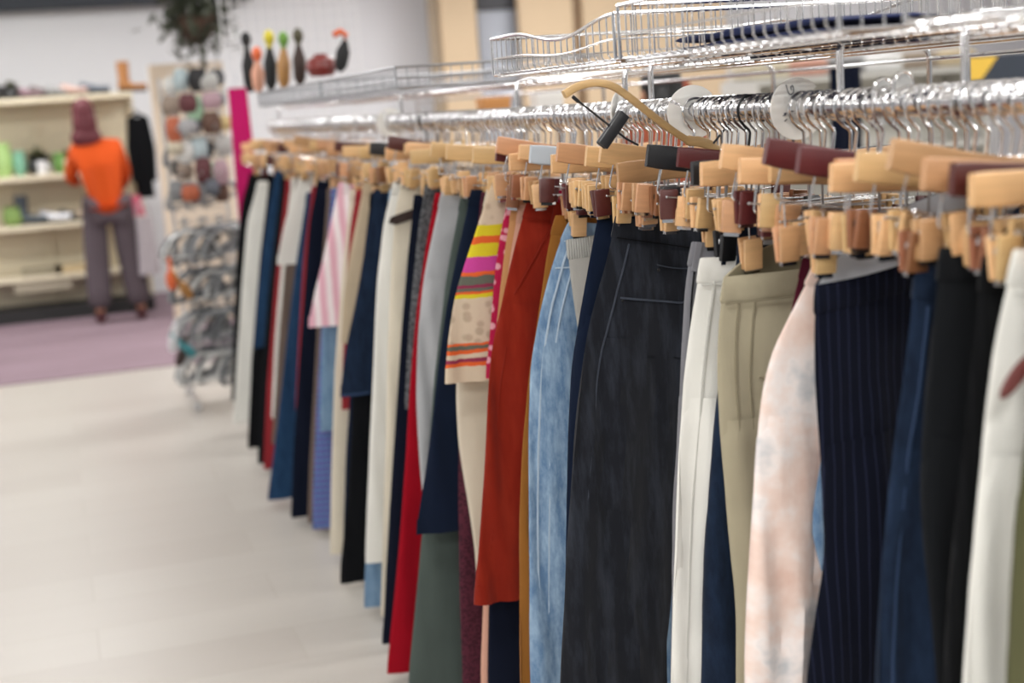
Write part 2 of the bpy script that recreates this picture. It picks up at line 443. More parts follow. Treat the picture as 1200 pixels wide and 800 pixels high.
# folded navy cloth in the basket
def folded(name, c, size, layers, mat, label, cat, rz=0):
    root = empty(name, c, rz, label, cat)
    for k in range(layers):
        m = MB(); L, W, H = size[0], size[1], size[2] / layers
        zc = H * (k + .5); rows = []
        for i in range(25):
            x = -L / 2 + L * i / 24; ex = min(1, sqrt(max(0.02, 1 - (abs(2 * x / L)) ** 8)))
            row = []
            for j in range(20):
                a = 2 * pi * j / 20; ca, sa = cos(a), sin(a)
                yv = W / 2 * (abs(ca) ** .35) * (1 if ca > 0 else -1); zv = H * .52 * (abs(sa) ** .6) * (1 if sa > 0 else -1) * ex
                nz = noise.noise(Vector((x * 7, yv * 7, k * 3))) * .006
                row.append((x, yv * (.97 + .03 * ex) , max(0.0005, zc + zv + nz * (1 if zv > 0 else .2))))
            rows.append(row)
        b = m.grid(rows, True); m.face([b + j for j in range(20)][::-1]); e = b + 24 * 20; m.face([e + j for j in range(20)])
        m.build('fold', mat, root, uvf=lambda co: (co.x, co.y))
    return root
NAVYC = cloth('navy_jersey', '1b2448')
pm = (atx(815, 50, -.05), atx(975, 45, -.05))
ya, yb = sorted((pm[0].y, pm[1].y))
folded('folded_trousers', (.02, (ya + yb) / 2, EH + .063), (yb - ya + .06, .2, .032), 2, NAVYC, 'folded navy trousers lying in the straight-sided wire basket', 'folded trousers', pi / 2)

# ------------------------------------------------------------------ hangers
BARZ = -.078      # bar top centre below the rail
def hook_mesh(r=.0265, wr=.0028, name='hook'):
    m = MB(); cz = .019 - r + wr * 2
    pts = []
    for i in range(23):
        a = radians(-35 + 235 * i / 22 + 0)      # from open end over the top to the lower side
        pts.append((r * cos(a), 0, cz + r * sin(a)))
    # blend to the stem
    pts += [(-r * .80, 0, cz - r * .72), (-r * .42, 0, cz - r * 1.08), (-r * .1, 0, cz - r * 1.3), (0, 0, cz - r * 1.5), (0, 0, BARZ - .008)]
    m.tube(pts, wr, 8, up=Vector((0, 1, 0)))
    m.ball(pts[0], wr * 1.6, 6)
    m.lathe([(.0045, BARZ - .004), (.0045, BARZ + .004), (.003, BARZ + .007)], seg=12)
    return m
HOOK = hook_mesh().mesh('hook', CHROME)
HOOKB = hook_mesh(.0265, .0026).mesh('hook', BLACKM)
def bar_mesh(half, h, th, arch, mat, name='wooden_bar'):
    m = MB(); pts = []; sc = []; n = 17
    for i in range(n):
        x = -half + 2 * half * i / (n - 1); f = x / half
        pts.append((x, 0, BARZ - arch * f * f - h / 2)); s = 1.0 if abs(f) < .97 else .93
        sc.append((s, s + .18 * max(0, 1 - abs(f) * 3)))
    r = .0035; a, b = th / 2, h / 2; prof = []
    for cx, cy, a0 in ((a - r, b - r, 0), (-a + r, b - r, 90), (-a + r, -b + r, 180), (a - r, -b + r, 270)):
        for q in (0, 30, 60, 90): prof.append((cx + r * cos(radians(a0 + q)), cy + r * sin(radians(a0 + q))))
    m.sweep(pts, prof, scales=sc)
    return m.mesh(name, mat)
HB = .042
BARS = {k: bar_mesh(.19, HB, .013, -.004, mt) for k, mt in (('beech', BEECH), ('reddish', BEECH2), ('maroon', MAHOG), ('black', BLACKW), ('grey', GREYP), ('brown', WALNUT))}
CNAME = {'beech': 'beech wood', 'reddish': 'reddish wood', 'maroon': 'maroon-stained wood', 'black': 'black wooden', 'grey': 'pale grey plastic', 'brown': 'brown wood'}
SHORTB = {k: bar_mesh(.165, HB * .86, .012, -.002, mt) for k, mt in (('beech', BEECH), ('reddish', BEECH2), ('maroon', MAHOG), ('brown', WALNUT))}
RODZ = BARZ - HB - .042
def rod_mesh():
    m = MB(); r = .008; x = .165; zt = BARZ - HB + .004; zb = RODZ
    pts = [(-x + .004, 0, zt), (-x, 0, zb + r)] + [(-x + r - r * cos(a), 0, zb + r - r * sin(a)) for a in (pi / 4, pi / 2)] + \
          [(x - r + r * sin(a), 0, zb + r - r * cos(a)) for a in (0, pi / 4, pi / 2)] + [(x - .004, 0, zt)]
    m.tube(pts, .0017, 8, up=Vector((0, 1, 0))); return m
ROD = rod_mesh().mesh('clip_rod', CHROME)
def frame_mesh():     # slim metal hanger: straight bar hanging from the hook on a stem
    m = MB(); m.tube([(0, 0, BARZ), (0, 0, RODZ)], .0022, 8, up=Vector((0, 1, 0))); m.tube([(-.17, 0, RODZ), (.17, 0, RODZ)], .0015, 8)
    for s in (-1, 1): m.ball((s * .17, 0, RODZ), .0024, 6)
    return m
FRAME = frame_mesh().mesh('metal_bar', chrome('brushed_steel_wire', (.42, .42, .43), .35))
PW, PH = .031, .052
def pad_mesh(mat, s, ph=PH):
    m = MB(); rot = Matrix.Rotation(radians(-7 * s), 3, 'X')
    m.box(rot @ Vector((0, s * .0095, -.008)), (PW, .0085, ph), rot)
    return m.mesh('clip_pad', mat, bevel=.0018)
PADS = {k: (pad_mesh(mt, -1), pad_mesh(mt, 1)) for k, mt in (('beech', BEECH), ('reddish', BEECH2), ('maroon', MAHOG), ('black', BLACKW), ('brown', WALNUT))}
def clip_metal():
    m = MB()
    m.lathe([(.0048, -.009), (.0048, .009)], seg=12, axis='X')
    for s in (-1, 1):
        for x in (-.009, .009):
            m.tube([(x, s * .004, .002), (x, s * .0068, -.016), (x, s * .0035, -.034), (x, s * .0015, -.04)], .0012, 6)
        m.box((0, s * .0036, -.037), (.024, .0012, .008))
    return m
CLIPM = clip_metal().mesh('clip', CHROME); CLIPB = clip_metal().mesh('clip', BLACKM)
def hanger(Y, bar, pad, yaw, tilt, label, padx=.14, short=False, drop=0.0):
    root = empty('clip_hanger', (0, Y, RZ), yaw, label, 'hanger', 'trouser hangers along the rail', ry=tilt)
    h = obj('hook', HOOKB if bar == 'black' else HOOK, root); h.rotation_euler.z = R.uniform(-.25, .25)
    if bar:
        obj('hanger_bar', (SHORTB if short and bar in SHORTB else BARS)[bar], root); rr_ = obj('clip_rod', ROD, root)
        if short: rr_.scale.x = .9
    else: obj('hanger_bar', FRAME, root)
    for k, sx in enumerate((-1, 1)):
        c = obj('clip', CLIPB if R.random() < .12 else CLIPM, root); c.location = (sx * padx, 0, RODZ - drop)
        c.rotation_euler = (R.uniform(-.08, .08), R.uniform(-.1, .1) - tilt * .7, R.uniform(-.3, .3))
        for q in (0, 1): obj('clip_pad', PADS[pad][q], c)
    return root

# ------------------------------------------------------------------ garments
def interp(xs, ys, x):
    if x <= xs[0]: return ys[0]
    for i in range(len(xs) - 1):
        if x <= xs[i + 1]:
            f = (x - xs[i]) / (xs[i + 1] - xs[i] + 1e-9); return ys[i] + (ys[i + 1] - ys[i]) * f
    return ys[-1]
GARM = []
class Garment:
    def __init__(s, label, name, cat, mat, edge, w=.175, yaw=0.0, kind='trousers', th=.016, belly=.042, crotch=.27, dip=0.0, dipback=0.0,
                 band=True, bandmat=None, inner=None, fold=.014, len_=1.04, hi=False, loops=(), hem=True, opening=0.0, dy=0.0, flare=0.0, slope=.10):
        s.__dict__.update(locals()); del s.__dict__['s']
        if not hi: s.belly = min(belly, .033); s.fold = .007
        s.yaw = radians(yaw); cy, sy = cos(s.yaw), sin(s.yaw)
        p = atx(edge[0][0], edge[0][1], -w * cy)
        s.Y = p.y + w * sy + dy; s.top = p.z
        s.seed = R.uniform(0, 100)
        GARM.append(s)
    def place(s):
        edge = s.edge; cy, sy = cos(s.yaw), sin(s.yaw)
        nrm = Vector((-sy, cy, 0)); o = Vector((0, s.Y, 0)); d_ = []
        for px, py in edge:
            r = ray(px, py); tt = (o - CAM).dot(nrm) / r.dot(nrm); q = CAM + r * tt
            d_.append((s.top - q.z, q.x * cy + (q.y - s.Y) * sy))
        dz_ = d_[0][0]; s.top -= dz_; d_ = [(a - dz_, b) for a, b in d_]; s.wl = -d_[0][1]
        s.d = [a for a, b in d_]; s.x = [b for a, b in d_]
        if edge[-1][1] >= 795:
            lim = s.top - .05
            if s.d[-1] < lim - .02: s.d.append(min(lim, max(s.len_, s.d[-1] + .16))); s.x.append(s.x[-1] * 2 - s.x[-2] if abs(s.x[-1] - s.x[-2]) < .02 else s.x[-1])
        s.L = min(s.d[-1], s.top - .03)
    def xl(s, v):
        k = .035; return sum(interp(s.d, s.x, min(max(v + o, 0), s.L)) for o in (-k, -k / 2, 0, k / 2, k)) / 5 if v > k else (interp(s.d, s.x, v) if v < .001 else interp(s.d, s.x, v))
    def xr(s, v):
        f = min(1, v / .3); return s.w + .035 * f * (1 - .4 * max(0, v - .3)) + s.flare * v
    def half_y(s, v, fx):
        """half thickness at depth v; fx -1..1 across"""
        b = s.th / 2 + (s.belly - s.th) / 2 * min(1, v / .22)
        if s.opening and v < .16: b += s.opening * (1 - v / .16) * max(0, 1 - abs(fx) ** 3)
        # pinch at the clips
        if v < .05 and not s.opening:
            for cx in (-.8, .8): b -= (b - .005) * math.exp(-((fx - cx) / .18) ** 2) * (1 - v / .05)
        return max(.004, b)
    def folds(s, x, v, back):
        A = s.fold * min(1, max(0, (v - .02)) / .35)
        q = s.seed + (31 if back else 0)
        return A * (sin(x * 46 + q + 1.5 * sin(v * 3.1 + q)) * .55 + noise.noise(Vector((x * 26 + q, v * 3.2, q))) * 1.6) + \
            .0035 * noise.noise(Vector((x * 34, v * 22, q))) * min(1, v / .05)
    def pt(s, a, b, fx, v, side, off=0.0, taper=True):
        """a,b = x bounds of this tube at depth v; fx in -1..1; side -1 front (camera), +1 back"""
        x = (a + b) / 2 + fx * (b - a) / 2
        prof = (max(0, 1 - abs(fx) ** 2.5)) ** .55
        whole = (x / max(.05, s.w)) if s.w else 0
        z_ = -v - s.slope * (x + s.w) * max(0, 1 - v / .7)
        y = side * (s.half_y(v, max(-1, min(1, whole))) * prof + off) + s.folds(x, v, side > 0) * (.35 + .65 * prof)
        return (x + (off * fx * .8), y, z_)
    def ringpts(s, a, b, v, n, off=0.0, vfun=None):
        out = []
        for j in range(n):
            t_ = 2 * pi * j / n; c, sn = cos(t_), sin(t_)
            fx = -c * 1.0
            fx = (abs(fx) ** .8) * (1 if fx > 0 else -1)
            side = -1 if sn >= 0 else 1
            vv = v if vfun is None else vfun(fx, side, v)
            out.append(s.pt(a, b, fx, vv, side, off))
        return out
    def vtop(s, fx, side, v):
        """dip of the waist front/back"""
        k = s.dip if side < 0 else s.dipback
        g_ = max(0, 1 - abs(fx) ** 2.5)
        if s.dip < 0 and side < 0: return v
        return v + k * g_ * max(0, 1 - v / .2)
    def build(s):
        n = 44 if s.hi else 28; dv = .017 if s.hi else .03
        root = empty(s.name, (0, s.Y, s.top - s.L), s.yaw, s.label, s.cat, 'trousers, skirts and shorts hanging on the rail')
        s.root = root; H = s.L
        def fin(mb): mb.v = [(p[0], p[1], p[2] + H) for p in mb.v]; return mb
        uvf = lambda co: (co.x, H - co.z)
        s.fin, s.uvf = fin, uvf
        mats = [s.mat, s.inner or s.mat]
        m = MB(); vb = .034 if s.band else 0.0
        ce = s.crotch if (s.kind == 'trousers' and s.L > s.crotch + .08) else None
        end = ce if ce else s.L
        k = max(3, int((end - vb) / dv)); rows = []
        for i in range(k + 1):
            v = vb + (end - vb) * i / k
            rows.append(s.ringpts(s.xl(v), s.xr(v), v, n, 0, s.vtop))
        m.grid(rows, True, 0)
        # inside of the waist
        rows = [s.ringpts(s.xl(v) + .002, s.xr(v) - .002, v, n, -.002, s.vtop) for v in ((0, .02, .05, .09, .14) if not s.band else (.034, .05, .09, .14))]
        m.grid(rows, True, 1, flip=True)
        if ce:
            kk = max(4, int((s.L - ce) / dv)); mid = s.xl(ce) * .1
            for leg in (0, 1):
                rows = []
                for i in range(-2, kk + 1):
                    v = ce + (s.L - ce) * i / kk
                    g_ = .008 + .012 * min(1, max(0, v - ce) / .3)
                    xl, xr = s.xl(v), s.xr(v)
                    cx = mid + (xl + xr) / 2 * min(1, max(0, v - ce) / .6)
                    a, b = (xl, cx - g_) if leg == 0 else (cx + g_, xr)
                    if i < 0: a += .004; b -= .004
                    rows.append(s.ringpts(a, b, v, n, -.001 if i < 0 else 0))
                m.grid(rows, True, 0)
                v = s.L; m.grid([rows[-1], s.ringpts(a + .003, b - .003, v - .03, n, -.003)], True, 1)
        else:
            last = rows = s.ringpts(s.xl(s.L), s.xr(s.L), s.L, n)
            m.grid([last, s.ringpts(s.xl(s.L) + .003, s.xr(s.L) - .003, s.L - .04, n, -.003)], True, 1)
        body_name = {'trousers': 'trouser_body', 'skirt': 'skirt_body', 'shorts': 'shorts_body'}.get(s.kind, 'body')
        fin(m).build(body_name, mats, root, uvf=uvf)
        if s.band:
            m = MB(); bh = .038
            rows = [s.ringpts(s.xl(v) - .001, s.xr(v) + .001, v, n, o, s.vtop) for v, o in ((bh + .004, .0005), (bh, .0022), (bh * .5, .0024), (.002, .002), (0, .0006))]
            rows += [s.ringpts(s.xl(v) + .001, s.xr(v) - .001, v, n, -.0015, s.vtop) for v in (0.0005, .02, bh)]
            m.grid(rows[::-1], True, 0)
            for q in range(len(m.mi)): 
                m.mi[q] = 1 if q < 2 * n else 0
            fin(m).build('waistband', [s.bandmat or s.mat, s.inner or s.mat], root, uvf=uvf)
        for fx in s.loops: s.beltloop(fx)
        return root
    def strip(s, name, path, width, off, mat, thick=.0012):
        """path of (fx, v) on the camera-facing side"""
        m = MB(); pts = []
        for fx, v in path:
            a, b = s.xl(v), s.xr(v); 
            p = Vector(s.pt(a, b, fx, s.vtop(fx, -1, v), -1, off + .0015)); pts.append(p)
        prof = [(-width / 2, -thick), (width / 2, -thick), (width / 2, thick), (-width / 2, thick)]
        m.sweep(pts, prof, up=Vector((0, -1, 0)))
        return s.fin(m).build(name, mat, s.root, uvf=s.uvf)
    def beltloop(s, fx):
        return s.strip('belt_loop', [(fx, -.001), (fx, .006), (fx, .02), (fx, .036), (fx, .048), (fx, .05)], .011, .0045, s.bandmat or s.mat, .0016)
    def fxat(s, v, px):   # metres from the aisle edge -> fx
        a, b = s.xl(v), s.xr(v); return max(-1, min(1, (px - (b - a) / 2) / ((b - a) / 2)))
    def seam(s, inset, v0, v1, mat, name='side_seam', w_=.0035):
        n = int((v1 - v0) / .03) + 1
        return s.strip(name, [(s.fxat(v0 + (v1 - v0) * i / n, inset), v0 + (v1 - v0) * i / n) for i in range(n + 1)], w_, .0008, mat, .0014)

C = cloth
RUST = C('rust_corduroy', '7c1c0b', 'cord', '98301b'); RUSTD = C('rust_stitching', '7d1f10')
BLK = C('charcoal_brushed_cotton', '181a20', 'velvet', '484e5b'); BLKS = C('grey_worn_seam', '3d424c')
LJEAN = C('light_blue_denim', '486a90', 'denim', 'a0b8ce'); LJS = C('pale_denim_seam', 'b5c6d6')
DJEAN = C('dark_blue_denim', '0e1726', 'denim', '1f2e45'); DJS = C('dark_denim_seam', '2f405c')
MJEAN = C('mid_blue_denim', '1a3250', 'denim', '294666'); NAVY = C('navy_cotton', '0c1222'); NAVY2 = C('deep_navy_twill', '101a2d')
WHITE = C('white_twill', 'd9d8d2', dark=.04); WHS = C('white_seam', 'c2c1bb'); CREAM = C('cream_cotton', 'cfc6b4', dark=.06); KHAKI = C('khaki_cotton', 'a39b84', 'plain', dark=.08); KHS = C('khaki_stitching', '8a826c')
PINK = C('pale_pink_tie_dye', 'e6cfc4', 'dye', 'dcbcae'); PIN = C('navy_pinstripe', '090d1b', 'pin', '3a3f5c')
LINING = C('pale_grey_lining', 'd4d6da', dark=.04)
GREY = C('light_grey_wool', 'a9aaad', dark=.06); MGREY = C('mid_grey_jersey', '77777c'); RIB = C('grey_rib_knit', 'b4b3ae', 'rib')
CRIM = C('crimson_twill', '93091c'); BURG = C('burgundy_cotton', '4a1626'); MUST = C('mustard_brown_cotton', '875826'); TANC = C('tan_cotton', 'b98a5e')
SLATE = C('slate_green_cotton', '4d5753'); TWEED = C('dark_tweed', '14161a', 'tweed', '6b6d70'); TWEED2 = C('burgundy_tweed', '2a1820', 'tweed', '5a2a38')
BLACKC = C('black_cotton', '0c0d10'); CHARC = C('charcoal_twill', '131518'); STRP = C('pink_white_stripe', 'eadfe2', 'vstripe', 'd8a6b6')
SHORTP = C('banded_pattern', 'd9c9b4', 'fair'); FLOR = C('crimson_floral', 'a81d45', 'floral', 'd59aa6'); CHK = C('purple_check', '6a5a9c', 'check', '2c3a70')
REDB = C('brick_red_cotton', '8a2a30'); OLIVE = C('olive_cotton', '4c4c34'); BROWNG = C('taupe_cotton', '6b5c54'); TEALJ = C('washed_denim', '567390', 'denim', '7d97b0')
BEIGEC = C('beige_linen', 'b5a48c'); LPINK = C('peach_cotton', 'c99a86')

T, S_, SH = ('trousers', 'trousers'), ('skirt', 'skirt'), ('shorts', 'shorts')
G = Garment
def tr(label, mat, edge, **k): return G(label, 'trousers', 'trousers', mat, edge, **k)
def sk(label, mat, edge, **k): return G(label, 'skirt', 'skirt', mat, edge, kind='skirt', **k)
def sh(label, mat, edge, **k): return G(label, 'shorts', 'shorts', mat, edge, kind='shorts', **k)

g_ol = tr('dark olive trousers cut off by the right frame edge', OLIVE, [(1238, 300), (1215, 420), (1196, 560), (1187, 680), (1180, 800)])
g_cr = tr('off-white trousers with a maroon tag, rightmost pale pair on the rail', WHITE, [(1190, 292), (1180, 340), (1166, 400), (1152, 500), (1141, 640), (1132, 800)], hi=True, loops=(-.75,))
g_bk2 = tr('black ribbed trousers squeezed between charcoal and off-white trousers', C('black_stripe_twill', '0c0d0f', 'pin', '232427'), [(1152, 300), (1140, 400), (1125, 560), (1110, 700), (1105, 800)])
g_ch = tr('charcoal grey trousers to the right of the pinstripe pair', CHARC, [(1103, 290), (1092, 400), (1082, 500), (1077, 600), (1088, 700), (1098, 800)], hi=True, loops=(-.6,))
g_dj = tr('dark indigo jeans tucked behind the navy pinstripe trousers', DJEAN, [(1074, 312), (1062, 420), (1044, 540), (1034, 660), (1028, 800)], hi=True, loops=(-.5,), w=.172)
g_pin = tr('navy pinstripe trousers hanging open with a pale lining showing', PIN, [(957, 333), (954, 380), (955, 450), (964, 576), (969, 650), (957, 730), (943, 800)], hi=True, inner=LINING, opening=.022, dip=.012, dipback=-.05, w=.18, belly=.05, slope=-0.25)
g_ls = sh('light blue denim shorts poking out between pink and pinstripe trousers', LJEAN, [(990, 284), (978, 400), (962, 540), (951, 610), (951, 640), (966, 668)], w=.165)
g_pk = tr('pale pink and white tie-dyed trousers', PINK, [(958, 298), (938, 348), (914, 392), (896, 440), (886, 520), (882, 620), (878, 700), (875, 800)], hi=True, w=.165)
g_bu = tr('burgundy trousers, a dark red sliver left of the tie-dyed pair', BURG, [(944, 290), (934, 330), (925, 375), (914, 430), (905, 520), (900, 700)], w=.165)
g_kh = tr('khaki trousers with the back waistband standing above the front', KHAKI, [(850, 324), (842, 370), (840, 440), (845, 520), (853, 610), (862, 700), (861, 800)], hi=True, opening=.02, dipback=-.045, dip=.0, loops=(), w=.182, inner=C('khaki_inside', '8f886f'), belly=.045, slope=-0.02)
g_bj = tr('dark blue jeans between the white and the khaki trousers', DJEAN, [(868, 262), (861, 320), (848, 420), (835, 520), (825, 640), (822, 800)], hi=True, loops=(-.85, -.45), w=.168)
g_wh = tr('bright white trousers right of the grey and charcoal pairs', WHITE, [(822, 302), (815, 345), (803, 430), (795, 540), (790, 680), (786, 800)], hi=True, w=.18, slope=0.06)
g_gr = tr('grey marl trousers just behind the bright white pair', MGREY, [(812, 283), (803, 330), (799, 400), (795, 480), (789, 600), (787, 800)], hi=True, loops=(-.93,), w=.172, slope=0.15)
g_bl = tr('charcoal brushed cotton trousers with a worn coin pocket, centre of the picture', BLK, [(722, 253), (711, 310), (700, 350), (686, 410), (677, 480), (670, 560), (664, 640), (660, 720), (657, 800)], hi=True, w=.178, belly=.04, slope=0.24)
g_na = tr('plain dark navy trousers left of the charcoal pair', NAVY2, [(706, 230), (694, 290), (681, 360), (670, 430), (666, 520), (664, 600), (662, 800)], hi=True, w=.17, slope=0.16)
g_rb = sh('grey rib-knit shorts in front of the light blue jeans', C('oatmeal_jersey', 'a8a59f'), [(664, 281), (667, 310), (672, 350), (682, 420), (690, 500)], hi=True, bandmat=RIB, w=.168, slope=-0.05)
g_lj = tr('faded light blue jeans beside the rust corduroys', LJEAN, [(667, 258), (655, 285), (645, 320), (632, 370), (622, 430), (620, 520), (620, 640), (621, 800)], hi=True, loops=(-.88, -.55), w=.175, slope=0.14)
g_mu = tr('mustard brown trousers between rust corduroys and light jeans', MUST, [(652, 252), (643, 285), (634, 350), (622, 430), (613, 520), (608, 620), (610, 800)], hi=True, w=.17, slope=0.1)
g_ru = tr('cropped rust red corduroy trousers with a visible hem', RUST, [(619, 234), (606, 280), (592, 340), (580, 400), (572, 460), (567, 560), (561, 640), (554, 708)], hi=True, loops=(-.62,), w=.178, belly=.045, slope=0.17)
g_nv = tr('navy trousers showing below the hem of the rust corduroys', NAVY, [(615, 245), (604, 320), (590, 440), (580, 560), (573, 700), (571, 800)], w=.16)
g_pe = tr('peach trousers, a thin strip beneath the rust corduroys', LPINK, [(609, 240), (598, 300), (584, 420), (574, 560), (566, 700), (563, 800)], w=.16)
g_tn = tr('tan trousers right of the banded pattern shorts', TANC, [(601, 238), (592, 290), (584, 360), (578, 440), (576, 560)], w=.168)
g_fl = sh('crimson floral shorts peeping out right of the banded shorts', FLOR, [(598, 222), (589, 260), (581, 310), (573, 400), (568, 445)], w=.16)
g_sh = sh('multicoloured banded pattern shorts on the rail', SHORTP, [(578, 210), (565, 250), (549, 300), (534, 350), (525, 400), (520, 452)], hi=True, w=.178, band=False, slope=0.12)
g_ce = tr('cream trousers hanging below the banded pattern shorts', CREAM, [(571, 222), (556, 290), (540, 380), (534, 460), (537, 520), (547, 580), (556, 640), (560, 700)], w=.165)
g_tw = tr('burgundy tweed trousers showing low between slate and cream', TWEED2, [(565, 225), (552, 320), (541, 440), (537, 560), (538, 680), (542, 800)], w=.16)
g_n3 = sk('dark navy skirt left of the banded pattern shorts', NAVY2, [(553, 222), (540, 280), (526, 350), (515, 420), (505, 500), (496, 570), (487, 627)], hi=True, w=.176)
g_sl = tr('slate green trousers below the dark navy skirt', SLATE, [(541, 228), (524, 320), (508, 450), (497, 600), (486, 720), (478, 800)], w=.165)
g_lg = tr('light grey wool trousers with a plain waistband', GREY, [(518, 225), (506, 280), (496, 330), (490, 400), (488, 470), (491, 540), (497, 600), (500, 700)], hi=True, w=.178)
g_cm = tr('crimson red trousers left of the light grey pair', CRIM, [(511, 226), (499, 290), (488, 370), (480, 460), (475, 540), (469, 620), (460, 720), (452, 800)], w=.17)
g_td = tr('black speckled tweed trousers above the crimson pair', TWEED, [(499, 216), (491, 260), (484, 330), (478, 400), (474, 480)], w=.172)
g_n4 = tr('long navy trousers between ivory and crimson', NAVY, [(486, 228), (478, 300), (470, 400), (463, 500), (456, 600), (450, 720), (444, 790)], w=.172)
g_iv = tr('ivory trousers with a dark brown belt tied at the waist', CREAM, [(472, 206), (463, 250), (458, 320), (454, 420), (452, 520), (449, 620), (446, 722)], w=.168)
g_w1 = tr('white trousers just left of the belted ivory pair', WHITE, [(462, 212), (450, 260), (442, 330), (438, 420), (433, 520), (430, 600), (428, 660)], w=.172)
g_b1 = tr('faded blue jeans with the hem low beneath the white trousers', TEALJ, [(457, 221), (453, 260), (446, 330), (441, 420), (437, 520), (433, 600), (428, 662), (425, 762)], w=.165)
g_ds = sh('dark blue denim bermuda shorts with a pale hem', DJEAN, [(439, 222), (430, 280), (418, 350), (405, 410), (398, 466)], w=.17)
g_n5 = tr('navy cropped trousers below the denim bermudas', NAVY2, [(435, 225), (424, 320), (412, 430), (405, 540), (402, 642)], w=.165)
g_bb = tr('long black trousers reaching lowest on the left of the rack', BLACKC, [(434, 228), (428, 330), (414, 460), (406, 600), (399, 660), (396, 800)], w=.17)
g_kt = sh('beige cropped trousers right of the red sliver', BEIGEC, [(427, 214), (418, 260), (410, 300), (403, 350), (400, 404)], w=.172)
g_rd = tr('red trousers, a thin sliver right of the pink striped pair', REDB, [(418, 222), (410, 270), (405, 340), (402, 420), (400, 480)], w=.168)
g_cd = tr('cream trousers showing below the pink striped pair', CREAM, [(411, 222), (401, 320), (392, 440), (388, 560), (386, 698)], w=.165)
g_st = sh('pink and white striped cropped trousers', STRP, [(398, 213), (389, 255), (380, 300), (370, 340), (361, 385)], w=.176)
g_dn = tr('grey-blue denim capris under the pink striped pair', TEALJ, [(394, 220), (385, 300), (378, 380), (376, 440), (375, 506)], w=.168)
g_ck = tr('purple and blue checked trousers low on the rack', CHK, [(389, 220), (379, 340), (371, 480), (367, 580), (366, 655)], w=.165)
g_br = tr('taupe trousers hanging lowest behind the checked pair', BROWNG, [(384, 220), (372, 380), (363, 540), (358, 680)], w=.162)
g_nb = tr('navy trousers right of the white shirt-like cropped pair', NAVY, [(373, 208), (363, 260), (358, 330), (350, 430), (344, 530), (338, 668)], w=.176)
g_rs = tr('brick red trousers, narrow strip beside the mid blue pair', REDB, [(366, 218), (356, 300), (350, 400), (346, 480)], w=.165)
g_bw = tr('mid blue wide-leg trousers with a clean hem', MJEAN, [(360, 225), (347, 310), (336, 400), (326, 490), (318, 550), (311, 602)], w=.17)
g_wc = sh('white cropped trousers high on the far part of the rack', WHITE, [(356, 193), (345, 225), (334, 262), (324, 312)], w=.176)
g_tp = tr('taupe trousers below the white cropped pair', BROWNG, [(348, 205), (337, 280), (328, 380), (322, 470), (318, 520)], w=.165)
g_wn = tr('narrow white trousers between taupe and blue pairs', WHITE, [(342, 208), (331, 300), (322, 400), (318, 490)], w=.165)
g_rl = tr('plum red trousers with the hem at floor side, far left', REDB, [(336, 210), (323, 330), (313, 450), (308, 562)], w=.162)
g_ck2 = tr('charcoal trousers beneath the blue pair at the far end', CHARC, [(330, 208), (316, 330), (305, 450), (301, 562)], w=.165)
g_bf = sh('blue cropped trousers next to the far white pair', MJEAN, [(323, 200), (313, 260), (304, 330), (297, 408)], w=.175)
g_bk3 = tr('black trousers whose hem shows by the far white pair', BLACKC, [(316, 205), (305, 300), (295, 420), (290, 530)], w=.168)
g_wf = tr('white trousers, last pale pair at the far end of the rail', WHITE, [(303, 212), (290, 260), (284, 330), (278, 420), (273, 496)], w=.172)
g_bl2 = tr('black trousers, farthest garment on the rail', BLACKC, [(293, 203), (283, 240), (277, 300), (273, 400), (271, 470)], w=.172)

# keep the drawn order in depth, leave room for each garment
for q_ in (g_bb,):
    GARM.remove(q_); GARM.insert(next((i for i, z in enumerate(GARM) if z.Y > q_.Y), len(GARM)), q_)
last = None
for q in GARM:
    if last is not None and q.Y < last: q.Y = last
    last = q.Y + .029 + q.opening * 1.3 + max(0, q.belly - .045) * .4
    q.place()
for q in GARM: q.build()

# details on the nearer garments
def bevel_rivet(gm, fx, v, r=.0035, mat=STEEL, name='rivet'):
    p = Vector(gm.pt(gm.xl(v), gm.xr(v), fx, v, -1, .0015)); m = MB(); m.ball((p.x, p.y, p.z), (r, .0016, r), 8); gm.fin(m).build(name, mat, gm.root)
# charcoal pair: seam, coin pocket, pocket opening
q = g_bl
q.strip('coin_pocket', [(q.fxat(.085, x), .085 + .002 * sin(x * 60)) for x in [.10 + .007 * i for i in range(12)]], .0025, .0012, BLKS)
q.strip('pocket_edge', [(q.fxat(.16, x), .155 + (.002 if x < .17 else -.035 * min(1, (x - .17) / .04) ** 1.5)) for x in [.045 + .01 * i for i in range(18)]], .004, .0016, BLKS)
bevel_rivet(q, q.fxat(.093, .105), .095, mat=BLACKM); bevel_rivet(q, q.fxat(.16, .05), .162, .003, mat=BLACKM)
q.seam(.035, .05, .95, BLKS, w_=.003)
q.strip('waist_seam', [(q.fxat(.04, .01 + .011 * i), .041) for i in range(28)], .002, .002, BLACKC)
# rust corduroys
q = g_ru
q.seam(.03, .28, q.L - .02, RUSTD, w_=.003); q.strip('waist_seam', [(q.fxat(.045, .01 + .011 * i), .045) for i in range(22)], .002, .002, RUSTD)
q.strip('hem_seam', [(q.fxat(q.L - .045, .006 + .011 * i), q.L - .045) for i in range(12)], .003, .0008, RUSTD)
q.strip('pocket_edge', [(q.fxat(.05 + .011 * i, .075 - .0035 * i), .05 + .011 * i) for i in range(16)], .003, .0012, RUSTD)
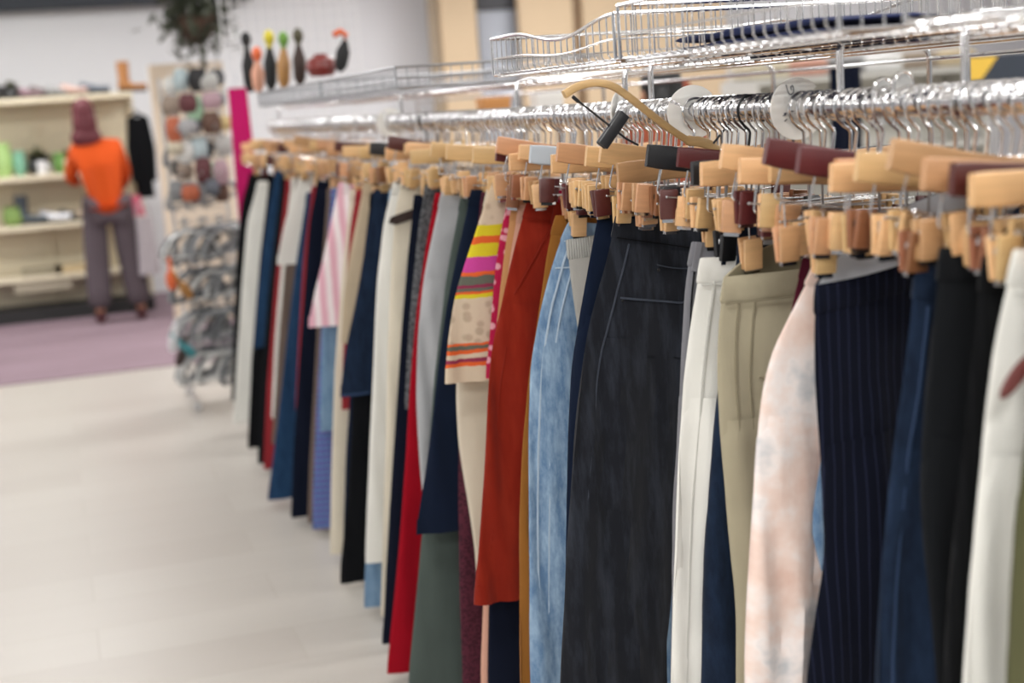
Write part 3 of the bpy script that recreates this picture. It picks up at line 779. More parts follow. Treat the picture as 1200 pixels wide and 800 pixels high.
# light jeans
q = g_lj
q.seam(.022, .055, .98, LJS, w_=.004); q.seam(.045, .10, .98, LJS, w_=.003)
q.strip('yoke_seam', [(q.fxat(.1, .008 + .01 * i), .10 - .0006 * i) for i in range(16)], .003, .0012, LJS)
q.strip('waist_seam', [(q.fxat(.04, .008 + .011 * i), .041) for i in range(16)], .002, .003, LJS)
q = g_wh; q.seam(.03, .04, .98, WHS); q.strip('waist_seam', [(q.fxat(.04, .008 + .011 * i), .045) for i in range(16)], .002, .002, WHS)
q = g_kh
q.seam(.03, .045, .98, KHS, w_=.003); q.seam(.055, .045, .98, KHS, w_=.002)
q.strip('waist_seam', [(q.fxat(.04, .008 + .011 * i), .043) for i in range(22)], .002, .003, KHS)
q.strip('pocket_edge', [(q.fxat(.17, .07 + .01 * i), .17 + .001 * i) for i in range(10)], .003, .0012, KHS)
q.strip('pocket_edge', [(q.fxat(.17 + .012 * i, .078), .17 + .012 * i) for i in range(18)], .003, .0012, KHS)
q = g_dj; q.seam(.02, .05, .98, DJS); 
q = g_bj; q.seam(.02, .05, .98, DJS); q.strip('care_label', [(q.fxat(.02, .06), .002), (q.fxat(.02, .06), .03)], .04, .004, plain('grey_woven_label', '9a9a9a', .8))
q = g_cr; q.strip('waist_seam', [(q.fxat(.04, .008 + .011 * i), .05) for i in range(10)], .002, .002, WHS)
q = g_na; q.strip('waist_seam', [(q.fxat(.04, .008 + .011 * i), .045) for i in range(16)], .002, .002, BLACKC)
q = g_gr; q.strip('waist_seam', [(q.fxat(.04, .008 + .011 * i), .045) for i in range(16)], .002, .002, BLACKC)
q.seam(.012, .05, .9, BLACKC, w_=.002)
q = g_ds; q.strip('pale_hem', [(q.fxat(q.L - .012, .002 + .011 * i), q.L - .008) for i in range(26)], .008, .001, DJS)
q = g_lg; q.strip('hang_tag', [(q.fxat(.1, .09), .085), (q.fxat(.12, .09), .125)], .028, .004, WHITEP)
# belt on the ivory pair
q = g_iv; q.strip('fabric_belt', [(q.fxat(.09, -.02 + .02 * i), .145 - .008 * i) for i in range(12)], .028, .006, plain('dark_brown_leather', '2e1c15', .5), .003)
# maroon leather tag on the off-white pair
p = at(1192, 440, g_cr.Y - .06)
tg = empty('leather_tag', (p.x, p.y, p.z), .2, 'maroon leather tag hanging in front of the off-white trousers, right frame edge', 'tag')
m = MB(); m.ball((0, 0, 0), (.034, .004, .011), 12); o = m.build('tag_body', plain('maroon_leather', '5a211d', .45), tg); o.rotation_euler.y = radians(-38)
m = MB(); m.tube([(.03, 0, .02), (.06, .01, .07), (.05, .03, .15)], .0015, 6); m.build('string', BLACKC, tg)

# ------------------------------------------------------------------ place the hangers
KEYS = [  # aisle end of a wooden bar: pixel x, pixel y of its top, colour
    (1195, 226, 'beech'), (1142, 206, 'beech'), (1125, 189, 'maroon'), (1102, 183, 'reddish'), (1047, 153, 'reddish'), (1017, 176, 'beech'), (980, 190, 'beech'), (940, 169, 'maroon'), (893, 159, 'maroon'),
    (871, 184, 'beech'), (856, 167, 'beech'), (816, 199, 'beech'), (806, 189, 'black'), (768, 168, 'black'), (722, 193, 'reddish'), (714, 165, 'beech'), (686, 170, 'beech'), (657, 166, 'reddish'),
    (640, 180, 'beech'), (624, 169, 'grey'), (600, 186, 'beech'), (588, 147, 'reddish'), (583, 168, 'maroon'), (557, 172, 'beech'), (531, 169, 'beech'), (506, 166, 'beech'), (480, 176, 'beech'), (459, 156, 'maroon'), (452, 172, 'beech'), (436, 166, 'black'), (418, 172, 'beech'), (402, 171, 'beech'),
    (385, 172, 'reddish'), (366, 164, 'beech'), (346, 150, 'reddish'), (340, 170, 'beech'), (325, 170, 'maroon'), (310, 172, 'beech'), (296, 170, 'beech'), (282, 168, 'beech'), (275, 172, 'beech')]
keys = []
for x, y, c in KEYS:
    p = atx(x, y, -.19); keys.append([p.y, p.z - (RZ + BARZ + .004), c, False])
hs = []      # (Y, bar, tilt, yaw, label, padx)
def yaw_at(Y): return radians(3.5) * sin(Y * 2.1 + .6) + radians(1.5) * sin(Y * 7.3)
for q in GARM:
    best = min((k for k in keys if not k[3]), key=lambda k: abs(k[0] - q.Y), default=None)
    bar = None; tilt = 0
    if best and abs(best[0] - q.Y) < .05:
        best[3] = True; bar = best[2]; tilt = max(0, min(.21, best[1] / .19))
    hs.append([q.Y, bar, tilt, q.yaw, q, .135])
for k in keys:
    if not k[3]: hs.append([k[0], k[2], max(-.05, min(.24, k[1] / .19)), yaw_at(k[0]), None, .14])
hs.sort(key=lambda a: a[0])
# slim metal clip hangers fill the rest of the rail
out = []; 
for i, h in enumerate(hs):
    out.append(h)
    if i + 1 < len(hs):
        gap = hs[i + 1][0] - h[0]; step = .0225 if h[0] < 3.3 else .033
        n = int(gap / step)
        for k in range(1, n): out.append([h[0] + gap * k / n, ('S' if R.random() < .2 else None), R.uniform(.03, .15), yaw_at(h[0]), None, R.uniform(.13, .168)])
Yn = hs[0][0]
while Yn > 1.0: Yn -= .03; out.append([Yn, None, R.uniform(-.04, .04), yaw_at(Yn), None, .13])
out.sort(key=lambda a: a[0])
short = lambda q: ' '.join(q.label.split()[:6]).rstrip(',')
SHORTN = {}
def brief(q):
    s = q.label
    for w in (' with ', ' between ', ' beside ', ' left of ', ' right of ', ' below ', ' hanging ', ' just ', ' in front ', ' to the ', ' tucked ', ' squeezed ', ' cut off', ' poking', ' showing', ' peeping', ' whose', ' reaching', ' next to', ' under ', ' low ', ' above ', ' behind ', ' high ', ' on the rail', ' beneath', ','):
        s = s.split(w)[0]
    return s.strip()
from collections import Counter
cnt = Counter(brief(q) for q in GARM)
seenb = Counter()
for q in GARM:
    b = brief(q); seenb[b] += 1
    SHORTN[q.Y] = b if cnt[b] == 1 else ('nearer ' if seenb[b] == 1 else 'farther ' if cnt[b] == 2 else ('next ' if seenb[b] == 2 else 'farthest ')) + b
ORD = ['first', 'second', 'third', 'fourth', 'fifth', 'sixth', 'seventh', 'eighth', 'ninth', 'tenth', 'eleventh', 'twelfth']
prev = None; k = 0
for h in out:
    Y, bar, tilt, yaw, q, padx = h
    short = bar == 'S'
    if short: bar = R.choice(['beech'] * 5 + ['reddish'] * 3 + ['maroon'])
    kindn = (('short ' if short else '') + CNAME[bar] + ' bar') if bar else 'slim metal'
    pad = R.choice(['beech'] * 11 + ['reddish'] * 5 + ['maroon', 'brown'])
    if bar == 'black': pad = 'black'
    if q is not None:
        prev = q; k = 0; lab = '%s clip hanger holding the %s' % (kindn, SHORTN[q.Y])
    elif prev is not None:
        lab = '%s clip hanger, %s one behind the %s' % (kindn, ORD[min(k, 11)], SHORTN[prev.Y]); k += 1
    else:
        lab = 'empty %s clip hanger nearest the camera, beyond the frame edge' % kindn
        k += 1
    if q is None and Y > GARM[-1].Y + .2: continue
    hg = hanger(Y, bar, pad, yaw, tilt, lab, padx, short, 0 if q is not None else R.choice((0, 0, .006, .014)) )
    if q is not None:   # bring the clips down (or up) to the waistband they hold
        want = None
        for c in hg.children:
            if c.name.startswith('clip') and not c.name.startswith('clip_'):
                wx = c.location.x; off = q.top - q.slope * (wx + q.w) - RZ - .012 + .040 + tilt * wx
                c.location.z = max(RODZ - .055, min(RODZ + .02, off))
                if c.location.z < RODZ - .004:
                    m = MB(); L_ = RODZ - c.location.z; m.tube([(0, 0, 0), (0, 0, L_)], .0017, 6, up=Vector((0, 1, 0))); m.tube([(0.004 * cos(a_), 0, L_ + .004 * sin(a_)) for a_ in [2 * pi * z / 10 for z in range(10)]], .0012, 6, closed=True, up=Vector((0, 1, 0)))
                    m.build('clip_link', CHROME, c)

# ------------------------------------------------------------------ size marker discs
def disc(Y, label, yaw=0.0, r=.053, slot=35, marks=None, group=True):
    root = empty('size_divider', (0, Y, RZ), yaw, label, 'size marker', 'round white size dividers on the rail')
    m = MB(); n = 72; a0 = radians(slot + 4); a1 = radians(slot - 4 + 360); th = .0011; ri = .0175
    rows = []
    for k in range(n + 1):
        a = a0 + (a1 - a0) * k / n; c, s = cos(a), sin(a)
        rows.append([(ri * c, -th, ri * s - .002), (r * c, -th, r * s - .002), (r * c, th, r * s - .002), (ri * c, th, ri * s - .002)])
    b = m.grid(rows, True); m.face((b, b + 1, b + 2, b + 3)); e = b + n * 4; m.face((e + 3, e + 2, e + 1, e))
    m.build('disc', WHITEP, root, smooth=False)
    if marks:
        for pts in marks:
            m = MB(); m.tube([(x, -th - .0004, z) for x, z in pts], .0008, 6, up=Vector((0, 1, 0))); m.build('handwritten_mark', INK, root)
    return root
pd = atx(934, 124, 0)
def bez(p, n=14):   # smooth polyline
    out = []
    for i in range(len(p) - 1):
        p0 = p[max(i - 1, 0)]; p1 = p[i]; p2 = p[i + 1]; p3 = p[min(i + 2, len(p) - 1)]
        for k in range(n):
            t_ = k / n
            out.append(tuple(.5 * (2 * b + (c - a) * t_ + (2 * a - 5 * b + 4 * c - d) * t_ ** 2 + (-a + 3 * b - 3 * c + d) * t_ ** 3) for a, b, c, d in zip(p0, p1, p2, p3)))
    return out + [p[-1]]
six = [(-.0205, .0385), (-.017, .026), (-.0125, .022), (-.0075, .0245), (-.0065, .031), (-.0085, .0365), (-.0115, .0345), (-.0105, .029)]
scr = [(-.029, -.012), (-.024, -.0105), (-.022, -.008), (-.026, -.0085), (-.0235, -.012)]
disc(pd.y, 'white size divider disc with a handwritten 6', .05, .0515, 38, [bez(six), bez(scr), bez([(-.026, -.021), (-.021, -.018)])])
disc(atx(812, 135, 0).y, 'white size divider disc half hidden by hooks below the dark-haired person', -.1, .052, 150)
disc(atx(728, 140, 0).y, 'white size divider disc turned edgeways by the upturned hanger', .75, .052, 200)
disc(atx(458, 150, 0).y, 'white size divider disc on the blurred far part of the rail', 0, .052, 120)

# two flat metal hook tops standing above the rail
for px, py, lab in ((1034, 92, 'smaller shiny metal tab standing above the rail'), (1058, 84, 'taller shiny metal tab standing above the rail')):
    p = atx(px, py, 0.0)
    root = empty('metal_tab', (0, p.y, RZ), .12, lab, 'metal tab')
    hgt = p.z - RZ; m = MB(); rows = []
    prof = [(-.017, -.03), (-.018, .01)] + [(.018 * cos(radians(a)), hgt - .018 + .018 * sin(radians(a))) for a in range(180, -1, -15)] + [(.018, .01), (.017, -.03)]
    m.grid([[(x, -.0012, z) for x, z in prof], [(x, .0012, z) for x, z in prof]])
    n = len(prof); m.face([i for i in range(n)]); m.face([n + i for i in range(n)][::-1])
    m.build('tab_plate', chrome('satin_metal', (.72, .71, .69), .3), root, smooth=False)
    m = MB(); m.tube([(x, 0, z) for x, z in prof], .0024, 8, up=Vector((0, 1, 0))); m.build('rolled_edge', CHROME, root)

# upturned wooden hanger lying on the rail
YU = 2.42
root = empty('wooden_hanger', tuple(at(835, 172, YU)), 0, 'arched wooden hanger lying upside down across the hooks with one black clip', 'hanger')
def L(px, py, dy=0): p = at(px, py, YU + dy); return Vector((p.x, p.y, p.z)) - root.location
path = bez([(661, 111), (678, 101), (698, 97), (718, 101), (740, 116), (764, 135), (788, 153), (806, 164), (820, 166), (834, 171), (850, 181)], 6)
m = MB(); pts = [L(x, y, .02 * (i / len(path))) for i, (x, y) in enumerate(path)]
r = .0035; prof = []
for cx, cy, a0 in ((.006 - r, .0075 - r, 0), (-.006 + r, .0075 - r, 90), (-.006 + r, -.0075 + r, 180), (.006 - r, -.0075 + r, 270)):
    for a_ in (0, 45, 90): prof.append((cx + r * cos(radians(a0 + a_)), cy + r * sin(radians(a0 + a_))))
npt = len(pts); sc = [(1, 1.0 - .25 * (i / npt) if i < npt * .68 else (1.25 if i < npt * .9 else .9)) for i in range(npt)]
m.sweep(pts, prof, scales=sc); m.build('hanger_arm', BEECH, root)
m = MB(); m.tube([L(672, 114), L(676, 117), L(700, 136), L(733, 162), L(748, 170)], .0021, 8); m.tube([L(671, 113), L(678, 119)], .0036, 8); m.build('clip_rod', BLACKM, root)
m = MB(); c = L(718, 152); d = (L(731, 133) - L(705, 171)); ang = atan2(d.z, d.x)
m.box((0, -.006, 0), (d.length, .007, .021)); m.box((0, .006, 0), (d.length, .007, .021))
o = m.build('clip', BLACKW, root, bevel=.002); o.location = c; o.rotation_euler = (0, -ang, 0)
m = MB(); m.tube([L(836, 168), L(844, 158), L(852, 148), L(857, 139)], .0021, 8); m.build('hook', BLACKM, root)

# ------------------------------------------------------------------ umbrellas and things standing in the far basket
def stick(x, ybot, ytop, Y, cbody, chead, label, name='umbrella', head='ball', lean=0.0):
    a = at(x, ybot, Y); b = at(x + lean, ytop, Y); root = empty(name, tuple(a), 0, label, name.replace('_', ' '), 'things standing in the far wire basket')
    b = b - a; H = b.length
    m = MB(); m.tube([(0, 0, 0), tuple(b * .15), tuple(b * .5), tuple(b * .8)], .031, 10, scales=[.35, .9, 1, .35]); m.build('furled_canopy', cbody, root)
    m = MB(); 
    if head == 'hook': m.tube([tuple(b * .75), tuple(b * .93), tuple(b * .98 + Vector((-.025, 0, .01))), tuple(b * .95 + Vector((-.055, 0, 0)))], .014, 10)
    else: m.tube([tuple(b * .75), tuple(b * .95)], .012, 10); m.ball(tuple(b * .97), (.024, .024, .035), 10)
    m.build('handle', chead, root)
zb_ = None
KB = plain('black_nylon', '17181a', .7); OG = plain('orange_plastic', 'e06a3a', .5); YL = plain('yellow_plastic', 'd2c22c', .5); WD = wood('pale_wood_handle', 'b98850'); GN = plain('green_plastic', '6a9a3c', .5)
YS = yx(340, -.1)
for (x, yb2, yt, bm_, hm, lab, hd, ln) in ((294, 108, 44, KB, KB, 'black umbrella, leftmost of the things in the far basket', 'ball', -6), (303, 108, 62, plain('salmon_cloth', 'd7a088', .8), OG, 'short pale umbrella with an orange handle', 'ball', -2),
        (318, 106, 42, KB, YL, 'black umbrella with a yellow handle', 'ball', -3), (333, 104, 44, WD, GN, 'wooden stick with a green grip', 'ball', -1),
        (352, 100, 40, plain('dark_brown_nylon', '3a2a24', .7), plain('dark_olive_handle', '4a4630', .5), 'brown umbrella with a dark round handle', 'ball', -3),
        (398, 84, 38, KB, OG, 'black umbrella with an orange crook handle, rightmost in the far basket', 'hook', 8)):
    stick(x, yb2, yt, YS - (x - 340) * .006, bm_, hm, lab, 'umbrella', hd, ln)
p = at(377, 82, YS - .25)
m = MB(); m.lathe([(.001, 0), (.05, .004), (.07, .04), (.06, .075), (.03, .09), (.028, .1), (.022, .1)], tuple(p - Vector((0, 0, .03)))); tag(m.build('bowl', plain('dark_red_glaze', '7a2a26', .3)), 'small dark red pot beside the upright umbrellas', 'pot')

# ------------------------------------------------------------------ background left: shelving on the back wall
YSH = 13.2
xa_ = at(-60, 300, YSH).x; xb_ = at(176, 300, YSH).x
gon = empty('shelving_unit', ((xa_ + xb_) / 2, YSH + .2, 0), 0, 'long cream shop shelving unit against the back wall', 'shelving')
CRM = plain('cream_enamel', 'dcd2b8', .5, 0, .03)
def gb(name, x0, x1, y0, y1, z0, z1, mat):
    m = MB(); m.box(((x0 + x1) / 2, (y0 + y1) / 2, (z0 + z1) / 2), (x1 - x0, y1 - y0, z1 - z0)); return local(gon, m).build(name, mat, gon, smooth=False, bevel=.004)
zz = [at(60, y, YSH).z for y in (113, 204, 262, 322)]
gb('back_panel', xa_, xb_, YSH + .42, YSH + .46, .05, zz[0], CRM)
gb('kick_base', xa_, xb_, YSH + .02, YSH + .42, 0.008, .13, plain('black_kick_plate', '1f1f1f', .6))
SZ = []
for z in zz:
    gb('shelf', xa_, xb_, YSH, YSH + .42, z - .045, z, CRM); SZ.append(z)
for x in (xa_, (xa_ + xb_) / 2, xb_): gb('upright', x - .02, x + .02, YSH + .38, YSH + .46, .05, zz[0], CRM)
a = at(18, 345, YSH - .02); b = at(84, 331, YSH - .02)
gb('base_label_plate', a.x, b.x, YSH - .012, YSH - .002, a.z, b.z + .02, plain('beige_label', 'a39a86', .7))
ty = YSH + .14
def shoe(x, z, L_, c, label, ry=0, group='goods on the cream shelving', boot=0.0):
    root = empty('boot' if boot else 'shoe', (x, ty, z), ry, label, 'boot' if boot else 'shoe', group)
    m = MB(); rows = []
    for i in range(13):
        f = i / 12; xx = -L_ / 2 + L_ * f
        w = L_ * (.15 + .05 * sin(pi * f)) * (1 if 0 < i < 12 else .5); h = L_ * (.34 - .2 * min(1, f * 1.6)) + .02
        if i == 0: h *= .7
        rows.append([(xx, w * cos(2 * pi * j / 14) * .9, .015 + h / 2 + h / 2 * sin(2 * pi * j / 14)) for j in range(14)])
    b = m.grid(rows, True); m.face([b + j for j in range(14)][::-1]); e = b + 12 * 14; m.face([e + j for j in range(14)])
    if boot: m.tube([(-L_ * .25, 0, .05), (-L_ * .27, 0, .12), (-L_ * .27, 0, boot)], L_ * .22, 14, scales=[1, .9, 1], up=Vector((0, 1, 0)))
    m.build('upper', c, root)
    m = MB(); pts = [(-L_ / 2, 0, .008), (L_ / 2 + .005, 0, .008)]
    m.sweep(pts, [(-L_ * .17, -.008), (L_ * .17, -.008), (L_ * .17, .008), (-L_ * .17, .008)]); m.box((-L_ * .33, 0, .012), (L_ * .3, L_ * .3, .024)); m.build('sole', plain('dark_sole', '2a2320', .7), root)
def vase(x, z, r, h, c, label, plant=None, name='vase'):
    root = empty(name, (x, ty, z), 0, label, 'plant' if plant else 'pot', 'goods on the cream shelving')
    m = MB(); m.lathe([(r * .6, 0), (r * .85, h * .15), (r, h * .5), (r * .8, h * .8), (r * .9, h), (r * .78, h), (r * .6, h * .6)], seg=20); m.build('pot', c, root)
    if plant:
        m = MB(); rr = random.Random(int(x * 100))
        for k in range(60):
            a = rr.uniform(0, 2 * pi); e = rr.uniform(.1, 1.4); l = rr.uniform(.5, 1) * h * 1.1
            d = Vector((cos(a) * cos(e), sin(a) * cos(e), sin(e))); s = d.cross(Vector((0, 0, 1))).normalized() * .018
            p0 = Vector((0, 0, h * .85)); pm_ = p0 + d * l * .6; p1 = p0 + d * l + Vector((0, 0, -.02))
            b = len(m.v); m.v.extend([tuple(p0), tuple(pm_ - s), tuple(p1), tuple(pm_ + s)]); m.face((b, b + 1, b + 2, b + 3))
        m.build('foliage', plant, root)
GREEN = plain('leaf_green', '6d8a3a', .6, 0, .3, 20); DGREEN = plain('dark_leaf_green', '454b3c', .6, 0, .3, 20)
LG = plain('light_green_glaze', 'a5c77e', .4); TL = plain('teal_glaze', '7fb59a', .4)
def X_(px, z=0): return at(px, 200, ty).x
items = [  # row, px, kind, size, colour, label
    (0, 6, 'vase', (.10, .12), plain('near_black_glaze', '242426', .4), 'black pot at the left end of the top shelf'),
    (0, 24, 'plant', (.08, .10), DGREEN, 'small dark green potted plant on the top shelf'),
    (0, 44, 'shoe', .24, plain('mauve_suede', '8a6f78', .9), 'mauve shoe on the top shelf'),
    (0, 62, 'shoe', .24, plain('taupe_suede', '6b5f5e', .9), 'taupe shoe on the top shelf'),
    (0, 80, 'shoe', .22, plain('grey_leather', '8f8f8f', .6), 'pale grey shoe on the top shelf'),
    (0, 98, 'shoe', .24, plain('pink_beige_leather', 'bfa095', .6), 'pinkish beige shoe on the top shelf'),
    (0, 122, 'shoe', .26, plain('blue_grey_leather', '5d6672', .6), 'blue-grey shoe on the top shelf'),
    (1, 4, 'vase', (.09, .30), LG, 'light green vase at the left end of the second shelf'),
    (1, 24, 'vase', (.06, .22), TL, 'teal vase on the second shelf'),
    (1, 47, 'plant', (.11, .15), plain('black_glaze', '1c1e22', .4), 'big black planter with an olive plant on the second shelf'),
    (1, 72, 'vase', (.07, .18), plain('apple_green_glaze', '6d9a52', .4), 'apple green pot on the second shelf'),
    (1, 88, 'vase', (.09, .20), plain('brown_glaze', '6b4a34', .4), 'brown pot behind the person on the second shelf'),
    (2, 8, 'vase', (.09, .17), plain('moss_green_glaze', '7d9a55', .5), 'moss green pot on the third shelf'),
    (2, 30, 'shoe', .28, plain('slate_leather', '4b545c', .6), 'slate grey boot on the third shelf'),
    (2, 58, 'shoe', .28, plain('white_leather', 'e6e8ee', .5), 'white trainer on the third shelf'),
    (2, 80, 'shoe', .26, plain('dark_grey_leather', '57534f', .6), 'dark grey shoe on the third shelf'),
    (2, 100, 'shoe', .24, plain('beige_leather', 'b9a892', .6), 'beige shoe half behind the person'),
    (3, 35, 'slab', .34, plain('grey_olive_box', '9a927a', .7), 'flat olive grey box on the lowest shelf'),
    (3, 78, 'slab', .4, plain('tan_box', 'c9b48a', .7), 'flat tan box on the lowest shelf')]
for row, px, kd, sz, mt, lab in items:
    x = X_(px); z = SZ[row]
    if kd == 'vase': vase(x, z, sz[0], sz[1], mt, lab)
    elif kd == 'plant': vase(x, z, sz[0], sz[1], plain('black_glaze', '1c1e22', .4), lab, plain('olive_leaf', '55583a', .7, 0, .3, 20), 'potted_plant')
    elif kd == 'shoe': shoe(x, z, sz, mt, lab, R.uniform(-.3, .3), boot=.26 if 'slate grey boot' in lab else 0)
    else:
        m = MB(); m.box((0, 0, .03), (sz, .25, .05)); m.box((0, 0, .045), (sz + .012, .262, .03)); o = m.build('box', mt, bevel=.003, smooth=False); o.location = (x, ty, z - .005); tag(o, lab, 'box', 'goods on the cream shelving')
shoe(at(155, 100, ty).x, SZ[0], .25, plain('tan_boot_leather', 'a5703f', .6), 'tan ankle boot standing at the right end of the top shelf', 0, boot=.27)
# white bundles of paper on the second shelf front
for px, lab in ((50, 'white mug on the front edge of the second shelf'), (82, 'cream mug on the front edge of the second shelf')):
    root = empty('mug', (at(px, 200, YSH + .05).x, YSH + .06, SZ[1]), 0, lab, 'mug', 'goods on the cream shelving')
    m = MB(); m.lathe([(.04, 0), (.045, .01), (.045, .12), (.04, .12), (.038, .015)], seg=20); m.build('cup', plain(lab.split()[0] + '_china', 'eef0f0' if 'white' in lab else 'ddd6bd', .3), root)
    m = MB(); m.tube([(.043 + .028 * sin(a), 0, .06 - .03 * cos(a)) for a in [pi * k / 8 for k in range(9)]], .006, 8, up=Vector((0, 1, 0))); m.build('handle', plain(lab.split()[0] + '_china', 'eef0f0', .3), root)

# hanging plant in front of the wall
hp = at(230, 26, 11.6)
root = empty('hanging_plant', (hp.x, hp.y, hp.z - .15), 0, 'dark hanging basket plant against the white wall, top left', 'plant')
m = MB(); m.lathe([(.02, 0), (.1, .03), (.15, .12), (.16, .2), (.14, .2), (.09, .06)], seg=20); m.build('pot', plain('brown_wicker', '5b4438', .9), root)
m = MB(); rr = random.Random(3)
for k in range(650):
    v = Vector((rr.gauss(0, .13), rr.gauss(0, .1), .20 + rr.gauss(0, .13))); d = Vector((rr.gauss(0, 1), rr.gauss(0, 1), rr.gauss(0, 1))).normalized(); s = d.cross(Vector((.3, .2, 1))).normalized() * .026
    b = len(m.v); m.v.extend([tuple(v), tuple(v + d * .06 - s), tuple(v + d * .12), tuple(v + d * .06 + s)]); m.face((b, b + 1, b + 2, b + 3))
m.build('foliage', DGREEN, root)
m = MB()
for a in (0, 2.1, 4.2): m.tube([(.15 * cos(a), .15 * sin(a), .2), (0, 0, .9)], .004, 6)
m.tube([(0, 0, .9), (0, 0, 3.4 - root.location.z)], .004, 6); m.build('chain', STEEL, root)

# white grid panel
a = at(252, -40, 9.6); b = at(425, 100, 9.6)
root = empty('grid_panel', ((a.x + b.x) / 2, 9.6, 0), 0, 'white wire grid display panel behind the far end of the rack', 'grid panel')
m = MB(); nx = 14; W2 = (b.x - a.x)
for i in range(nx + 1): m.tube([(-W2 / 2 + W2 * i / nx, 0, .06), (-W2 / 2 + W2 * i / nx, 0, 2.6)], .0045, 6, up=Vector((0, 1, 0)))
for i in range(33): m.tube([(-W2 / 2, .006, .1 + i * .077), (W2 / 2, .006, .1 + i * .077)], .0035, 6)
m.build('wire_grid', plain('white_coated_wire', 'e4e4e4', .4), root)
m = MB()
for s in (-1, 1): m.tube([(s * W2 / 2, -.2, .012), (s * W2 / 2, .2, .012)], .012, 8); m.tube([(s * W2 / 2, 0, .012), (s * W2 / 2, 0, .1)], .01, 8, up=Vector((0, 1, 0)))
m.build('foot', plain('white_coated_wire', 'e4e4e4', .4), root)

# ------------------------------------------------------------------ accessory stand beyond the end of the rack
YA = 8.6
cx_ = at(241, 300, YA).x
st_ = empty('display_stand', (cx_, YA, 0), 0, 'tall wire display stand crowded with small goods past the rack end', 'display stand')
m = MB()
for i in range(9): m.tube([(-.16 + i * .04, 0, .08), (-.16 + i * .04, 0, 1.9)], .003, 6, up=Vector((0, 1, 0)))
for i in range(24): m.tube([(-.16, 0, .1 + i * .075), (.16, 0, .1 + i * .075)], .003, 6)
m.build('wire_grid', STEEL, st_)
m = MB()
for x in (-.16, .16): m.tube([(x, -.3, .05), (x, .3, .05)], .012, 8); m.tube([(x, 0, .05), (x, 0, 1.92)], .01, 8, up=Vector((0, 1, 0)))
for x in (-.16, .16):
    for y in (-.28, .28): m.lathe([(.02, 0), (.025, .02), (.02, .04)], (x, y, 0), 12)
m.build('foot', STEEL, st_)
m = MB()
for z in (1.62, 1.36, 1.1, .86, .62, .38): 
    for x in (-.11, .0, .1): m.tube([(x, 0, z), (x, -.28, z), (x, -.3, z + .02)], .004, 6)
m.build('peg_hook', STEEL, st_)
# pale grey plastic hangers hung in bunches
def ph_mesh():
    m = MB(); pts = [(-.17, 0, -.14), (-.145, 0, -.08), (-.09, 0, -.025), (0, 0, 0), (.09, 0, -.025), (.145, 0, -.08), (.17, 0, -.14)]
    m.tube(pts, .009, 8, up=Vector((0, 1, 0))); m.tube([(-.17, 0, -.14), (0, 0, -.145), (.17, 0, -.14)], .006, 8, up=Vector((0, 1, 0)))
    m.tube([(0, 0, 0), (0, 0, .03), (-.015, 0, .045), (-.004, 0, .066), (.016, 0, .06), (.018, 0, .045)], .002, 6, up=Vector((0, 1, 0))); return m
PHM = [ph_mesh().mesh('plastic_hanger', plain(n, c, .3)) for n, c in (('clear_grey_plastic', '8b8d90'), ('smoke_grey_plastic', '55575b'), ('pearl_plastic', 'bdbdbb'))]
for ti, (z, tn) in enumerate(((1.62, 'topmost'), (1.36, 'upper middle'), (1.1, 'third'), (.86, 'fourth'), (.62, 'fifth'), (.38, 'lowest'))):
    for bx, bn in ((-.11, 'left'), (0, 'central'), (.1, 'right')):
        for k in range(9 if z < 1.2 else 3):
            o = obj('plastic_hanger', PHM[R.choice((0, 0, 1, 2))]); o.location = (cx_ + bx, YA - .03 - k * .028, z - .056); o.rotation_euler = (R.uniform(-.1, .1), R.uniform(-.22, .22) - .25, R.uniform(-.12, .12) + .3)
            o.scale = ((.75,) * 3 if z > 1.2 else (1.0,) * 3)
            tag(o, 'grey plastic hanger in the %s %s bunch on the display stand' % (tn, bn), 'hanger', 'grey plastic hangers on the display stand')
# small hanging pouches, upper part
PC = [('white', 'c9c9c6'), ('brown', '5b4236'), ('dull orange', 'a85a3e'), ('mint green', '9cc0a2'), ('dark grey', '3c3d40'), ('pale blue', 'a3b2b6'), ('straw', 'c0ad7c'), ('silver', '9a9a9c'), ('dusty rose', 'a48a92'), ('taupe', '85766a'), ('black', '202022'), ('cream', 'bdb4a0'), ('slate', '5e636c'), ('grey', '77787a'), ('maroon', '5a3034'), ('light grey', 'a9a9a6')]
k = 0
TIER = ['top', 'second', 'third', 'fourth', 'fifth', 'sixth']
for r_ in range(6):
    for c_ in range(5):
        nm, hx = PC[(k * 5) % 16]; x = cx_ - .13 + c_ * .066 + R.uniform(-.02, .02) + (5 - r_) * .006; z = 1.94 - r_ * .125 + R.uniform(-.025, .025); w_ = R.uniform(.07, .11); h_ = R.uniform(.08, .15)
        root = empty('pouch', (x, YA - .05 - R.uniform(.02, .12), z), R.uniform(-.3, .3), 'small %s pouch hanging in the %s row of the display stand' % (nm, TIER[r_]), 'pouch', 'small pouches on the display stand')
        m = MB(); rows = []
        for i in range(9):
            f = i / 8; rows.append([(w_ / 2 * (.75 + .35 * sin(pi * f)) * (abs(cos(a)) ** .5) * (1 if cos(a) > 0 else -1), .022 * (.3 + sin(pi * f)) * sin(a), -h_ * f) for a in [2 * pi * j / 16 for j in range(16)]])
        b = m.grid(rows, True); m.face([b + j for j in range(16)][::-1]); e = b + 8 * 16; m.face([e + j for j in range(16)])
        m.build('pouch_body', plain(nm.replace(' ', '_') + '_pouch_cloth', hx, .7), root)
        m = MB(); m.tube([(-.02, 0, -.002), (0, 0, .03), (.02, 0, -.002)], .002, 6); m.tube([(0, 0, .03), (0, .05, .035)], .002, 6); m.build('strap', STEEL, root)
        k += 1
